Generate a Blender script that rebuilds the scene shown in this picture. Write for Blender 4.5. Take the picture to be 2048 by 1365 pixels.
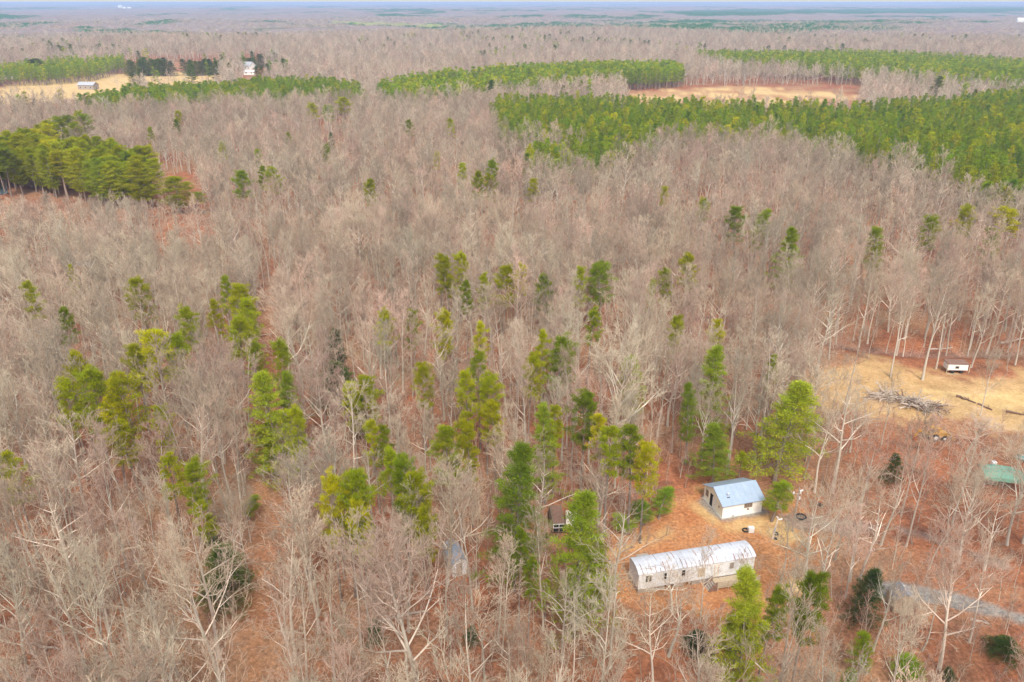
import bpy, math, random
import numpy as np
from mathutils import Vector, Matrix

# ------------------------------------------------------------------ camera, world, sun
SC = bpy.context.scene
for o in list(bpy.data.objects):
    bpy.data.objects.remove(o)
CAM_H = 70.0
LENS = 28.0
FPX = LENS / 36 * 2048
PITCH = math.atan(678.0 / FPX)
cam = bpy.data.cameras.new('camera'); cam.lens = LENS; cam.sensor_width = 36
cam.clip_start = 1.0; cam.clip_end = 90000
cam_o = bpy.data.objects.new('camera', cam); SC.collection.objects.link(cam_o)
cam_o.location = (0, 0, CAM_H); cam_o.rotation_euler = (math.pi/2 - PITCH, 0, 0)
SC.camera = cam_o

SUN_EL, SUN_AZ = math.radians(50), math.radians(172)      # azimuth clockwise from +Y
w = bpy.data.worlds.new('World'); SC.world = w; w.use_nodes = True
nt = w.node_tree; bg = nt.nodes['Background']
sky = nt.nodes.new('ShaderNodeTexSky'); sky.sky_type = 'NISHITA'; sky.sun_disc = False
sky.sun_elevation = SUN_EL; sky.sun_rotation = SUN_AZ
sky.air_density = 1.0; sky.dust_density = 4.0; sky.ozone_density = 1.0
veil = nt.nodes.new('ShaderNodeMix'); veil.data_type = 'RGBA'; veil.inputs[0].default_value = .38      # thin white overcast over the blue
nt.links.new(sky.outputs[0], veil.inputs[6]); veil.inputs[7].default_value = (6.6, 6.7, 6.9, 1)
nt.links.new(veil.outputs[2], bg.inputs[0]); bg.inputs[1].default_value = 0.13
sl = bpy.data.lights.new('sun', 'SUN'); sl.energy = 1.5; sl.angle = math.radians(10); sl.color = (1, .96, .9)
so = bpy.data.objects.new('sun', sl); SC.collection.objects.link(so)
sd = Vector((math.sin(SUN_AZ)*math.cos(SUN_EL), math.cos(SUN_AZ)*math.cos(SUN_EL), math.sin(SUN_EL)))
so.rotation_euler = sd.to_track_quat('Z', 'Y').to_euler(); so.location = (0, -50, 200)
SC.view_settings.view_transform = 'Standard'; SC.view_settings.look = 'None'
SC.view_settings.gamma = 1; SC.view_settings.use_curve_mapping = False
SC.view_settings.exposure = 1.05
SC.cycles.max_bounces = 5; SC.cycles.diffuse_bounces = 4; SC.cycles.transmission_bounces = 3
SC.cycles.volume_bounces = 0; SC.cycles.transparent_max_bounces = 6
SC.cycles.use_denoising = True

# ------------------------------------------------------------------ helpers
COL = SC.collection
PI = math.pi
rng = np.random.default_rng(11)
random.seed(5)

def terr(x, y):
    x = np.asarray(x, float); y = np.asarray(y, float)
    d = np.hypot(x, y)
    s = np.clip((d-350)/900, 0, 1); s = s*s*(3-2*s)
    big = np.clip((d-1500)/4000, 0, 1)
    h = (np.sin(x/170+1.3)*np.cos(y/140+.4)*3.2 + np.sin(x/75+y/95)*1.5 + np.sin(y/260-x/310+2)*3.5)*s
    h += (np.sin(x/900+.7)*np.sin(y/620+1.1)*7 + np.sin(x/1700-y/1300)*7)*big
    far = np.clip((d-14000)/9000, 0, 1)
    a = np.arctan2(x, y)
    h += far*(10 + 14*np.clip((a-.05)/.45, 0, 1) + 24*np.exp(-((a+.60)/.075)**2) + 4*np.sin(a*31) + 3*np.sin(a*67+1))
    return np.minimum(h, 56)

def P(px, py, z=0.0):
    """point on the plane z (above the terrain) that lies under a pixel of the 2048x1365 photograph"""
    px = np.asarray(px, float); py = np.asarray(py, float)
    a = (px-1024)/FPX; b = (682.5-py)/FPX
    dy = math.cos(PITCH)+b*math.sin(PITCH); dz = -math.sin(PITCH)+b*math.cos(PITCH)
    t = (CAM_H-z)/-dz
    for _ in range(6):
        h = terr(t*a, t*dy)
        t = .5*t + .5*(CAM_H-z-h)/-dz
    return t*a, t*dy

def proj(x, y, z):
    depth = y*math.cos(PITCH) - (z-CAM_H)*math.sin(PITCH)
    up = y*math.sin(PITCH) + (z-CAM_H)*math.cos(PITCH)
    depth = np.maximum(depth, .1)
    return 1024+FPX*x/depth, 682.5-FPX*up/depth, depth

def height_for(x, y, pytop):
    """height at which a vertical over (x,y) reaches image row pytop"""
    b = (682.5-pytop)/FPX
    # up/depth=b
    c, s = math.cos(PITCH), math.sin(PITCH)
    return CAM_H + y*(b*c - s)/(c + b*s)

def inpoly(x, y, poly):
    n = len(poly); r = np.zeros(np.shape(x), bool); j = n-1
    for i in range(n):
        xi, yi = poly[i]; xj, yj = poly[j]
        c = ((yi > y) != (yj > y)) & (x < (xj-xi)*(y-yi)/(yj-yi+1e-12)+xi)
        r ^= c; j = i
    return r

def dseg(x, y, pts, closed=False):
    d = np.full(np.shape(x), 1e9); n = len(pts)
    for i in range(n if closed else n-1):
        ax, ay = pts[i]; bx, by = pts[(i+1) % n]
        ux, uy = bx-ax, by-ay
        t = np.clip(((x-ax)*ux+(y-ay)*uy)/(ux*ux+uy*uy+1e-9), 0, 1)
        d = np.minimum(d, np.hypot(x-ax-t*ux, y-ay-t*uy))
    return d

def sdist(x, y, poly):
    d = dseg(x, y, poly, True)
    return np.where(inpoly(x, y, poly), -d, d)

def wpoly(pts, z=0):
    return [tuple(float(v) for v in P(a, b, z)) for a, b in pts]

def mesh_np(name, V, F3=None, F4=None, mats=(), mi=None, col=None, smooth=False):
    me = bpy.data.meshes.new(name)
    V = np.asarray(V, np.float32).reshape(-1, 3)
    n3 = 0 if F3 is None else len(F3); n4 = 0 if F4 is None else len(F4)
    me.vertices.add(len(V)); me.vertices.foreach_set('co', V.ravel())
    li = []
    if n3: li.append(np.asarray(F3, np.int32).ravel())
    if n4: li.append(np.asarray(F4, np.int32).ravel())
    li = np.concatenate(li)
    me.loops.add(len(li)); me.loops.foreach_set('vertex_index', li)
    st = np.concatenate([np.arange(n3)*3, n3*3+np.arange(n4)*4]).astype(np.int32)
    me.polygons.add(n3+n4); me.polygons.foreach_set('loop_start', st)
    for m in mats: me.materials.append(m)
    if mi is not None: me.polygons.foreach_set('material_index', np.asarray(mi, np.int32))
    if smooth: me.polygons.foreach_set('use_smooth', np.ones(n3+n4, bool))
    me.update(calc_edges=True)
    if col is not None:
        at = me.color_attributes.new('tint', 'FLOAT_COLOR', 'POINT')
        at.data.foreach_set('color', np.asarray(col, np.float32).ravel())
    return me

class MB:
    """collects simple solids and links them as one mesh object"""
    def __init__(s): s.v = []; s.f = []; s.n = 0
    def add(s, vs, fs):
        s.v += [tuple(v) for v in vs]; s.f += [tuple(i+s.n for i in f) for f in fs]; s.n += len(vs); return s
    def box(s, x0, x1, y0, y1, z0, z1):
        v = [(x0,y0,z0),(x1,y0,z0),(x1,y1,z0),(x0,y1,z0),(x0,y0,z1),(x1,y0,z1),(x1,y1,z1),(x0,y1,z1)]
        return s.add(v, [(0,3,2,1),(4,5,6,7),(0,1,5,4),(1,2,6,5),(2,3,7,6),(3,0,4,7)])
    def prism(s, poly, axis, a, b):
        """extrude a 2D polygon along axis ('x': poly is y,z ; 'y': poly is x,z ; 'z': poly is x,y)"""
        n = len(poly)
        def q(p, t): return {'x': (t, p[0], p[1]), 'y': (p[0], t, p[1]), 'z': (p[0], p[1], t)}[axis]
        v = [q(p, a) for p in poly]+[q(p, b) for p in poly]
        f = [tuple(range(n))[::-1], tuple(range(n, 2*n))]+[(i, (i+1) % n, n+(i+1) % n, n+i) for i in range(n)]
        return s.add(v, f)
    def tube(s, p, q, r0, r1=None, k=8):
        r1 = r0 if r1 is None else r1
        p = Vector(p); q = Vector(q); d = (q-p).normalized()
        a = d.orthogonal().normalized(); b = d.cross(a)
        v = [p+(a*math.cos(t)+b*math.sin(t))*r0 for t in np.arange(k)*2*PI/k]+[q+(a*math.cos(t)+b*math.sin(t))*r1 for t in np.arange(k)*2*PI/k]
        f = [tuple(range(k))[::-1], tuple(range(k, 2*k))]+[(i, (i+1) % k, k+(i+1) % k, k+i) for i in range(k)]
        return s.add(v, f)
    def mesh(s, name, m, bevel=0):
        me = bpy.data.meshes.new(name); me.from_pydata(s.v, [], s.f)
        import bmesh
        bm = bmesh.new(); bm.from_mesh(me)
        bmesh.ops.recalc_face_normals(bm, faces=bm.faces)
        if bevel: bmesh.ops.bevel(bm, geom=list(bm.edges), offset=bevel, segments=1, affect='EDGES')
        bm.to_mesh(me); bm.free()
        me.materials.append(m); return me
    def build(s, name, m, parent=None, loc=None, rz=None, bevel=0):
        o = bpy.data.objects.new(name, s.mesh(name, m, bevel)); COL.objects.link(o)
        if parent is not None: o.parent = parent
        if loc is not None: o.location = loc
        if rz is not None: o.rotation_euler.z = rz
        return o

def tag(o, label=None, cat=None, group=None, kind=None):
    if label: o['label'] = label
    if cat: o['category'] = cat
    if group: o['group'] = group
    if kind: o['kind'] = kind
    return o
def thing(name, label, cat, loc=(0, 0, 0), rz=0, group=None):
    o = bpy.data.objects.new(name, None); COL.objects.link(o); o.empty_display_size = .5
    o.location = loc; o.rotation_euler.z = rz
    return tag(o, label, cat, group)
def link(name, me, parent=None, loc=None, rot=None, scale=None):
    o = bpy.data.objects.new(name, me); COL.objects.link(o)
    if parent is not None: o.parent = parent
    if loc is not None: o.location = loc
    if rot is not None: o.rotation_euler = rot
    if scale is not None: o.scale = scale
    return o

# ------------------------------------------------------------------ materials
def M(name):
    m = bpy.data.materials.new(name); m.use_nodes = True
    t = m.node_tree; t.nodes.clear()
    return m, t, t.nodes, t.links
def N(t, typ, **kw):
    n = t.nodes.new(typ)
    for k, v in kw.items():
        if k == 'ins':
            for i, x in v.items(): n.inputs[i].default_value = x
        else: setattr(n, k, v)
    return n
def noise(t, vec, scale, detail=4, rough=.6, dist=0):
    n = N(t, 'ShaderNodeTexNoise'); n.inputs['Scale'].default_value = scale
    n.inputs['Detail'].default_value = detail; n.inputs['Roughness'].default_value = rough
    n.inputs['Distortion'].default_value = dist
    if vec is not None: t.links.new(vec, n.inputs['Vector'])
    return n.outputs['Fac']
def ramp(t, fac, stops):
    r = N(t, 'ShaderNodeValToRGB'); e = r.color_ramp.elements
    while len(e) > 1: e.remove(e[-1])
    e[0].position = stops[0][0]; e[0].color = (*stops[0][1], 1)
    for p, c in stops[1:]:
        x = e.new(p); x.color = (*c, 1)
    t.links.new(fac, r.inputs[0]); return r.outputs[0]
def mixc(t, fac, a, b, blend='MIX'):
    m = N(t, 'ShaderNodeMix', data_type='RGBA', blend_type=blend)
    for i, v in ((0, fac), (6, a), (7, b)):
        if isinstance(v, (int, float)): m.inputs[i].default_value = v
        elif isinstance(v, tuple): m.inputs[i].default_value = (*v, 1)
        else: t.links.new(v, m.inputs[i])
    return m.outputs[2]
def mapr(t, v, a, b, c=0., d=1.):
    m = N(t, 'ShaderNodeMapRange'); t.links.new(v, m.inputs[0])
    for i, x in zip((1, 2, 3, 4), (a, b, c, d)): m.inputs[i].default_value = x
    return m.outputs[0]
def finish(t, col, rough=.9, bump=None, bs=.3, bd=.05, metal=0, spec=.2):
    b = N(t, 'ShaderNodeBsdfPrincipled'); b.inputs['Roughness'].default_value = rough
    b.inputs['Metallic'].default_value = metal; b.inputs['Specular IOR Level'].default_value = spec
    if isinstance(col, tuple): b.inputs['Base Color'].default_value = (*col, 1)
    else: t.links.new(col, b.inputs['Base Color'])
    if bump is not None:
        n = N(t, 'ShaderNodeBump'); n.inputs['Strength'].default_value = bs; n.inputs['Distance'].default_value = bd
        t.links.new(bump, n.inputs['Height']); t.links.new(n.outputs[0], b.inputs['Normal'])
    o = N(t, 'ShaderNodeOutputMaterial'); t.links.new(b.outputs[0], o.inputs[0]); return b
def plain(name, c, rough=.7, var=.25, scale=3., metal=0, spec=.3, dirt=None):
    m, t, n, l = M(name)
    tc = N(t, 'ShaderNodeTexCoord'); f = noise(t, tc.outputs['Object'], scale, 5)
    c2 = tuple(x*(1-var) for x in c)
    col = ramp(t, f, [(.3, c2), (.65, c)])
    if dirt:
        g = noise(t, tc.outputs['Object'], scale*.6, 6, .75, .6)
        col = mixc(t, mapr(t, g, .52, .72), col, dirt)
    finish(t, col, rough, f, .2, .01, metal, spec); return m

def tree_mat(name, cols, trans=0., rnd_lo=.8, rnd_hi=1.2, use_tint=True, patch=None):
    """cols: colours an individual tree may have, picked by its own random number"""
    m, t, n, l = M(name)
    oi = N(t, 'ShaderNodeObjectInfo')
    k = len(cols)
    c = ramp(t, oi.outputs['Random'], [((i+.5)/k, x) for i, x in enumerate(cols)])
    mul = N(t, 'ShaderNodeMath', operation='MULTIPLY'); l.new(oi.outputs['Random'], mul.inputs[0]); mul.inputs[1].default_value = 7.31
    fr = N(t, 'ShaderNodeMath', operation='FRACT'); l.new(mul.outputs[0], fr.inputs[0])
    v = mapr(t, fr.outputs[0], 0, 1, rnd_lo, rnd_hi)
    if patch:
        pf = noise(t, oi.outputs['Location'], .02, 3, .6); c = mixc(t, mapr(t, pf, .38, .62, 0, .55), c, patch)
    hsv = N(t, 'ShaderNodeHueSaturation'); l.new(c, hsv.inputs['Color']); l.new(v, hsv.inputs['Value'])
    out = hsv.outputs[0]
    if use_tint:
        at = N(t, 'ShaderNodeAttribute'); at.attribute_name = 'tint'
        out = mixc(t, 1.0, out, at.outputs['Color'], 'MULTIPLY')
    d = N(t, 'ShaderNodeBsdfDiffuse'); l.new(out, d.inputs[0])
    o = N(t, 'ShaderNodeOutputMaterial')
    if trans:
        tr = N(t, 'ShaderNodeBsdfTranslucent'); l.new(out, tr.inputs[0])
        mx = N(t, 'ShaderNodeMixShader'); mx.inputs[0].default_value = trans
        l.new(d.outputs[0], mx.inputs[1]); l.new(tr.outputs[0], mx.inputs[2]); l.new(mx.outputs[0], o.inputs[0])
    else: l.new(d.outputs[0], o.inputs[0])
    return m

BARK = tree_mat('hardwood bark', [(.44,.38,.30), (.50,.43,.34), (.40,.37,.30), (.54,.46,.37)], 0, .8, 1.15)
BRANCH = tree_mat('hardwood branches', [(.66,.57,.45), (.68,.55,.44), (.60,.56,.45), (.72,.61,.50)], 0, .75, 1.2)
TWIG = tree_mat('hardwood twigs', [(.45,.31,.23), (.46,.36,.25), (.52,.33,.26), (.38,.335,.24), (.50,.40,.29), (.36,.27,.19)], 0, .62, 1.2, True, (.42,.365,.26))
SAPL = tree_mat('sapling twigs', [(.42,.26,.19), (.44,.31,.22), (.40,.23,.18), (.36,.27,.19)], 0, .8, 1.15)
PBARK = tree_mat('pine bark', [(.25,.19,.15), (.31,.24,.19), (.22,.18,.15)], 0, .8, 1.15)
NEED = tree_mat('yellow green pine needles', [(.33,.34,.008), (.24,.29,.01), (.42,.39,.008), (.28,.32,.01), (.19,.25,.012)], .28, .8, 1.2)
NEED_W = tree_mat('white pine needles', [(.26,.32,.02), (.17,.25,.02), (.33,.37,.025)], .28, .85, 1.15)
NEED_P = tree_mat('plantation pine needles', [(.24,.33,.015), (.18,.28,.018), (.29,.35,.014), (.21,.30,.016), (.42,.40,.012), (.15,.24,.02)], .32, .8, 1.2)
NEED_C = tree_mat('cedar foliage', [(.075,.12,.025), (.10,.15,.025), (.065,.11,.035)], .35, .8, 1.2)
NEED_F = tree_mat('dark old pine needles', [(.08,.13,.02), (.11,.155,.02), (.15,.17,.02)], .2, .8, 1.2)
DEADLEAF = tree_mat('dead brown leaves', [(.30,.12,.045), (.36,.16,.05)], .2)

# ------------------------------------------------------------------ ground zones (world polygons, from their place in the picture)
track = wpoly([(505, 1420), (510, 1200), (519, 1040), (525, 950), (531, 860), (537, 700), (541, 575)])
yard = wpoly([(1190, 1115), (1235, 1070), (1300, 1020), (1370, 990), (1400, 965), (1440, 965), (1560, 1005), (1640, 1050), (1640, 1110), (1560, 1150), (1590, 1240), (1500, 1250), (1290, 1230), (1230, 1190)])
ypatch = [wpoly(q) for q in ([(1195, 1108), (1245, 1090), (1320, 1072), (1345, 1078), (1260, 1104), (1205, 1122)],
                             [(1440, 1050), (1520, 1030), (1560, 1040), (1600, 1075), (1560, 1080), (1500, 1052), (1450, 1062)],
                             [(1385, 1010), (1410, 1000), (1440, 1040), (1450, 1056), (1425, 1050)],
                             [(1310, 1065), (1335, 1058), (1345, 1072), (1318, 1080)],
                             [(1570, 1165), (1610, 1150), (1600, 1185), (1560, 1195)])]
apron = wpoly([(1395, 1003), (1442, 1046), (1535, 1024), (1520, 1008), (1410, 985)])
straw = wpoly([(1680, 712), (1740, 705), (1830, 742), (1950, 752), (2100, 748), (2130, 860), (2000, 862), (1850, 836), (1760, 835), (1660, 810), (1620, 760)])
strawc = wpoly([(1860, 780), (1980, 768), (2100, 770), (2110, 830), (1990, 822), (1900, 800)])
drive = wpoly([(1770, 1182), (1815, 1182), (1880, 1195), (1990, 1224), (2120, 1262)])
drive2 = wpoly([(1590, 1040), (1700, 1052), (1790, 1058), (1860, 1078), (1935, 1108), (2000, 1125)])
ravine = wpoly([(1480, 640), (1600, 662), (1700, 684), (1790, 694), (1900, 700), (2100, 690)])
clearcut = wpoly([(1215, 203), (1262, 190), (1340, 179), (1450, 174), (1600, 179), (1740, 193), (1660, 207), (1450, 215), (1260, 214)])
ffield = wpoly([(-60, 200), (20, 170), (90, 160), (190, 152), (300, 146), (380, 146), (440, 150), (450, 158), (400, 166), (300, 176), (190, 192), (90, 205), (20, 212)])
farstraw = wpoly([(640, 47), (900, 50), (1040, 60), (900, 58)])

def grid_noise(x, y, s, seed):
    r = np.random.default_rng(seed); G = r.random((256, 256))
    u = x/s; v = y/s; iu = np.floor(u).astype(int); iv = np.floor(v).astype(int); fu = u-iu; fv = v-iv
    fu = fu*fu*(3-2*fu); fv = fv*fv*(3-2*fv)
    g = lambda a, b: G[a % 256, b % 256]
    return (g(iu, iv)*(1-fu)+g(iu+1, iv)*fu)*(1-fv)+(g(iu, iv+1)*(1-fu)+g(iu+1, iv+1)*fu)*fv

def build_ground():
    ang = np.concatenate([np.radians(np.arange(-180, -44, 4)), np.radians(np.arange(-44, 44.01, .25)), np.radians(np.arange(48, 180.1, 4))])
    rad = np.concatenate([[.5, 10, 25, 38], np.arange(44, 260, .65), 260*np.exp(np.linspace(0.004, math.log(32000/260), 150))])
    A, R = np.meshgrid(ang, rad); x = R*np.sin(A); y = R*np.cos(A)
    n1 = grid_noise(x, y, 3.0, 1)-.5; n2 = grid_noise(x, y, 9, 2)-.5; n3 = grid_noise(x, y, 1.1, 3)-.5
    z = terr(x, y) + np.where(R < 400, n1*.35+n2*.7+n3*.12, 0)
    build = [(34, 99.5, 7), (24, 83.5, 11)]
    for bx, by, br in build:
        k = np.clip((np.hypot(x-bx, y-by)-br*.7)/(br*.5), 0, 1); z = z*k
    dr = dseg(x, y, ravine); z = np.where(R < 400, z-1.8*np.exp(-(dr/4)**2), z)
    wob = n2*3+n1*2.0+n3*1.2
    S = lambda d, w: np.clip(.5-(d+wob*w)/(1.6*w+.2), 0, 1)
    far = R > 300
    zr = np.maximum(S(dseg(x, y, track)-1.3, .5)*.35, S(sdist(x, y, yard), 1.6))      # worn orange earth
    zg = np.zeros_like(x)                                                       # pale straw / cream earth
    for q in ypatch: zg = np.maximum(zg, S(sdist(x, y, q)-.2, .7)*(.35+.6*(n3+.5)))
    zg = np.maximum(zg, S(sdist(x, y, straw), 2.5)*.62); zg = np.maximum(zg, S(sdist(x, y, strawc), 3))
    ns = grid_noise(x+y*.3, y*3, 16, 9)*.6+grid_noise(x, y*4, 6, 10)*.4
    zg = np.maximum(zg, S(sdist(x, y, clearcut), 3)*np.clip((ns-.3)*3., .3, .9)); zg = np.maximum(zg, S(sdist(x, y, ffield), 3)*(.8+.2*(n2+.5)))
    zb = np.maximum(S(dseg(x, y, drive)-1.5, .5), S(dseg(x, y, drive2)-1.2, .8)*.6)   # grey gravel
    zb = np.maximum(zb, S(sdist(x, y, apron), .4)*.8); zb = np.maximum(zb, np.exp(-(dr/2.5)**2)*.35*(R < 400))
    cols = np.stack([zr, zg, zb, np.ones_like(zr)], -1).reshape(-1, 4)
    nr, na = A.shape
    i = np.arange(nr-1)[:, None]*na+np.arange(na-1)[None]
    F = np.stack([i, i+1, i+na+1, i+na], -1).reshape(-1, 4)
    # close the seam at 180 degrees
    me = mesh_np('ground', np.stack([x, y, z], -1).reshape(-1, 3), None, F[:, ::-1], [ground_mat()], None, cols, True)
    o = link('ground', me); tag(o, 'rust red leaf litter and bare earth under the wood', None, None, 'structure')
    return o

def ground_mat():
    m, t, n, l = M('leaf litter and earth')
    g = N(t, 'ShaderNodeNewGeometry'); pos = g.outputs['Position']
    at = N(t, 'ShaderNodeAttribute'); at.attribute_name = 'tint'
    sp = N(t, 'ShaderNodeSeparateColor'); l.new(at.outputs['Color'], sp.inputs[0])
    big = noise(t, pos, .035, 4, .6); mid = noise(t, pos, .25, 5, .65); fine = noise(t, pos, 2.2, 6, .75); vf = noise(t, pos, 9, 3, .7)
    a = ramp(t, mid, [(.28, (.13,.06,.038)), (.45, (.26,.108,.058)), (.6, (.34,.14,.07)), (.75, (.34,.195,.12))])
    b = ramp(t, fine, [(.28, (.38,.32,.30)), (.42, (.75,.7,.66)), (.55, (1.05,1.,.95)), (.7, (1.6,1.5,1.4))])
    lit = mixc(t, 1., a, b, 'MULTIPLY')
    lit = mixc(t, mapr(t, big, .45, .6, 0, .8), lit, mixc(t, 1., (.33,.20,.115), b, 'MULTIPLY'))
    lit = mixc(t, mapr(t, vf, .62, .8, 0, .5), lit, (.5,.36,.25))
    earth = mixc(t, 1., ramp(t, mid, [(.3, (.38,.155,.065)), (.5, (.44,.215,.095)), (.68, (.34,.20,.11)), (.8, (.28,.20,.13))]), b, 'MULTIPLY')
    pale = mixc(t, 1., ramp(t, mid, [(.3, (.46,.31,.13)), (.55, (.60,.42,.19)), (.75, (.66,.50,.27))]), ramp(t, fine, [(.3, (.7,.66,.6)), (.6, (1,1,1))]), 'MULTIPLY')
    grav = mixc(t, 1., ramp(t, mid, [(.3, (.20,.20,.19)), (.7, (.30,.285,.255))]), b, 'MULTIPLY')
    c = mixc(t, mapr(t, sp.outputs[0], .1, .9), lit, earth)
    c = mixc(t, mapr(t, sp.outputs[1], .05, .9), c, pale)
    c = mixc(t, mapr(t, sp.outputs[2], .1, .9), c, grav)
    grass = mixc(t, mapr(t, noise(t, pos, .12, 4), .58, .7, 0, .55), c, (.20,.19,.05))
    c = mixc(t, sp.outputs[0], c, grass)
    finish(t, c, .95, fine, .7, .12, 0, .1)
    return m

# ------------------------------------------------------------------ tree shapes
def tubes(segs, k):
    """segs: arrays p0,p1,r0,r1 -> verts, quads"""
    p0, p1, r0, r1 = segs
    d = p1-p0; L = np.linalg.norm(d, axis=1, keepdims=True)+1e-9; d = d/L
    ref = np.where(np.abs(d[:, 2:3]) > .9, np.array([[1., 0, 0]]), np.array([[0, 0, 1.]]))
    a = np.cross(d, ref); a /= np.linalg.norm(a, axis=1, keepdims=True); b = np.cross(d, a)
    th = np.arange(k)*2*PI/k
    ring = a[:, None]*np.cos(th)[None, :, None]+b[:, None]*np.sin(th)[None, :, None]
    V = np.concatenate([p0[:, None]+ring*r0[:, None, None], p1[:, None]+ring*r1[:, None, None]], 1).reshape(-1, 3)
    n = len(p0); base = (np.arange(n)*2*k)[:, None]; i = np.arange(k)[None]; j = (np.arange(k)+1)[None] % k
    F = np.stack([base+i, base+j, base+k+j, base+k+i], -1).reshape(-1, 4)
    return V, F
def spikes(p0, p1, r0):
    d = p1-p0; L = np.linalg.norm(d, axis=1, keepdims=True)+1e-9; d = d/L
    ref = np.where(np.abs(d[:, 2:3]) > .9, np.array([[1., 0, 0]]), np.array([[0, 0, 1.]]))
    a = np.cross(d, ref); a /= np.linalg.norm(a, axis=1, keepdims=True); b = np.cross(d, a)
    th = np.arange(3)*2*PI/3
    ring = a[:, None]*np.cos(th)[None, :, None]+b[:, None]*np.sin(th)[None, :, None]
    V = np.concatenate([p0[:, None]+ring*r0[:, None, None], p1[:, None]], 1).reshape(-1, 3)
    n = len(p0); b0 = (np.arange(n)*4)[:, None]
    F = np.stack([b0+[[0, 1, 2]], b0+[[1, 2, 0]]], -1).reshape(-1, 3, 2)
    F = np.stack([F[:, :, 0], F[:, :, 1], np.repeat(b0+3, 3, 1)], -1).reshape(-1, 3)
    return V, F

def grow_bare(R, H, clear, spread, nlimb, n2, n3, n4, r0, asc=.9, lean=.04, twr=.018, dead=False):
    """bare hardwood; returns trunk segments, branch segments, twig spikes"""
    trunk = []; br = []; tw = []
    def rv(s): return R.normal(0, s, 3)
    p = np.zeros(3); d = np.array([R.normal(0, lean), R.normal(0, lean), 1.]); ns = 9
    pts = [(p.copy(), r0*1.25)]
    for i in range(ns):
        d = d+rv(.032); d[2] = max(d[2], .8); d /= np.linalg.norm(d)
        p = p+d*H*.93/ns; t = (i+1)/ns
        pts.append((p.copy(), r0*((1-t)**.8*.95+.05) if t > .15 else r0*.95))
    for (a, ra), (b, rb) in zip(pts[:-1], pts[1:]): trunk.append((a, b, ra, rb))
    def at(t):
        u = t*ns; i = min(int(u), ns-1); f = u-i
        return pts[i][0]*(1-f)+pts[i+1][0]*f, pts[i][1]*(1-f)+pts[i+1][1]*f
    def branch(p, d, L, r, lvl):
        kids = {1: n2, 2: n3, 3: n4, 4: 0}[lvl]
        if lvl == 3 and n4 == 0 or lvl == 4 or (lvl == 2 and n3 == 0):
            e = p+(d+rv(.12)+np.array([0, 0, .15]))*L; tw.append((p, e, r)); return
        ns2 = {1: 5, 2: 3, 3: 2}[lvl]; q = p.copy(); pp = [(q.copy(), r)]
        for i in range(ns2):
            d = d+rv(.13 if lvl == 1 else .17)+np.array([0, 0, .10 if lvl < 3 else .05]); d /= np.linalg.norm(d)
            q = q+d*L/ns2; rr = r*(1-(i+1)/ns2*.8); pp.append((q.copy(), rr))
            (br if lvl < 3 else br).append((pp[-2][0], pp[-1][0], pp[-2][1], rr))
        for c in range(kids):
            t = .22+.78*(c+R.random()*.9)/kids if lvl > 1 else .18+.82*(c+R.random()*.9)/kids
            t = min(t, .99); u = t*ns2; i = min(int(u), ns2-1); f = u-i
            bp = pp[i][0]*(1-f)+pp[i+1][0]*f; rr = pp[i][1]*(1-f)+pp[i+1][1]*f
            ax = pp[i+1][0]-pp[i][0]; ax /= np.linalg.norm(ax)
            s = rv(1); s -= ax*s.dot(ax); s /= np.linalg.norm(s)
            an = math.radians(R.uniform(28, 52))
            nd = ax*math.cos(an)+s*math.sin(an); nd[2] += .12
            nd /= np.linalg.norm(nd)
            branch(bp, nd, L*(.62-.25*t)*R.uniform(.8, 1.2), max(rr*.66, twr), lvl+1)
    for k in range(nlimb):
        t = clear+(1-clear)*((k+R.random()*.8)/nlimb)**.9; t = min(t, .985)
        bp, rr = at(t); az = k*2.4+R.normal(0, .5)
        rel = (t-clear)/(1-clear)
        L = spread*(1.0-.55*rel)*R.uniform(.65, 1.2)*(.75+.5*min(rel*3, .5))
        el = math.radians(R.uniform(28, 50)+rel*28)*asc
        if dead and R.random() < .35: L *= .4
        branch(bp, np.array([math.cos(az)*math.cos(el), math.sin(az)*math.cos(el), math.sin(el)]), L, max(rr*R.uniform(.5, .72), .035), 1)
    A = lambda q: tuple(np.array([s[i] for s in q]) for i in range(len(q[0])))
    return A(trunk), A(br) if br else None, A(tw) if tw else None

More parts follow.
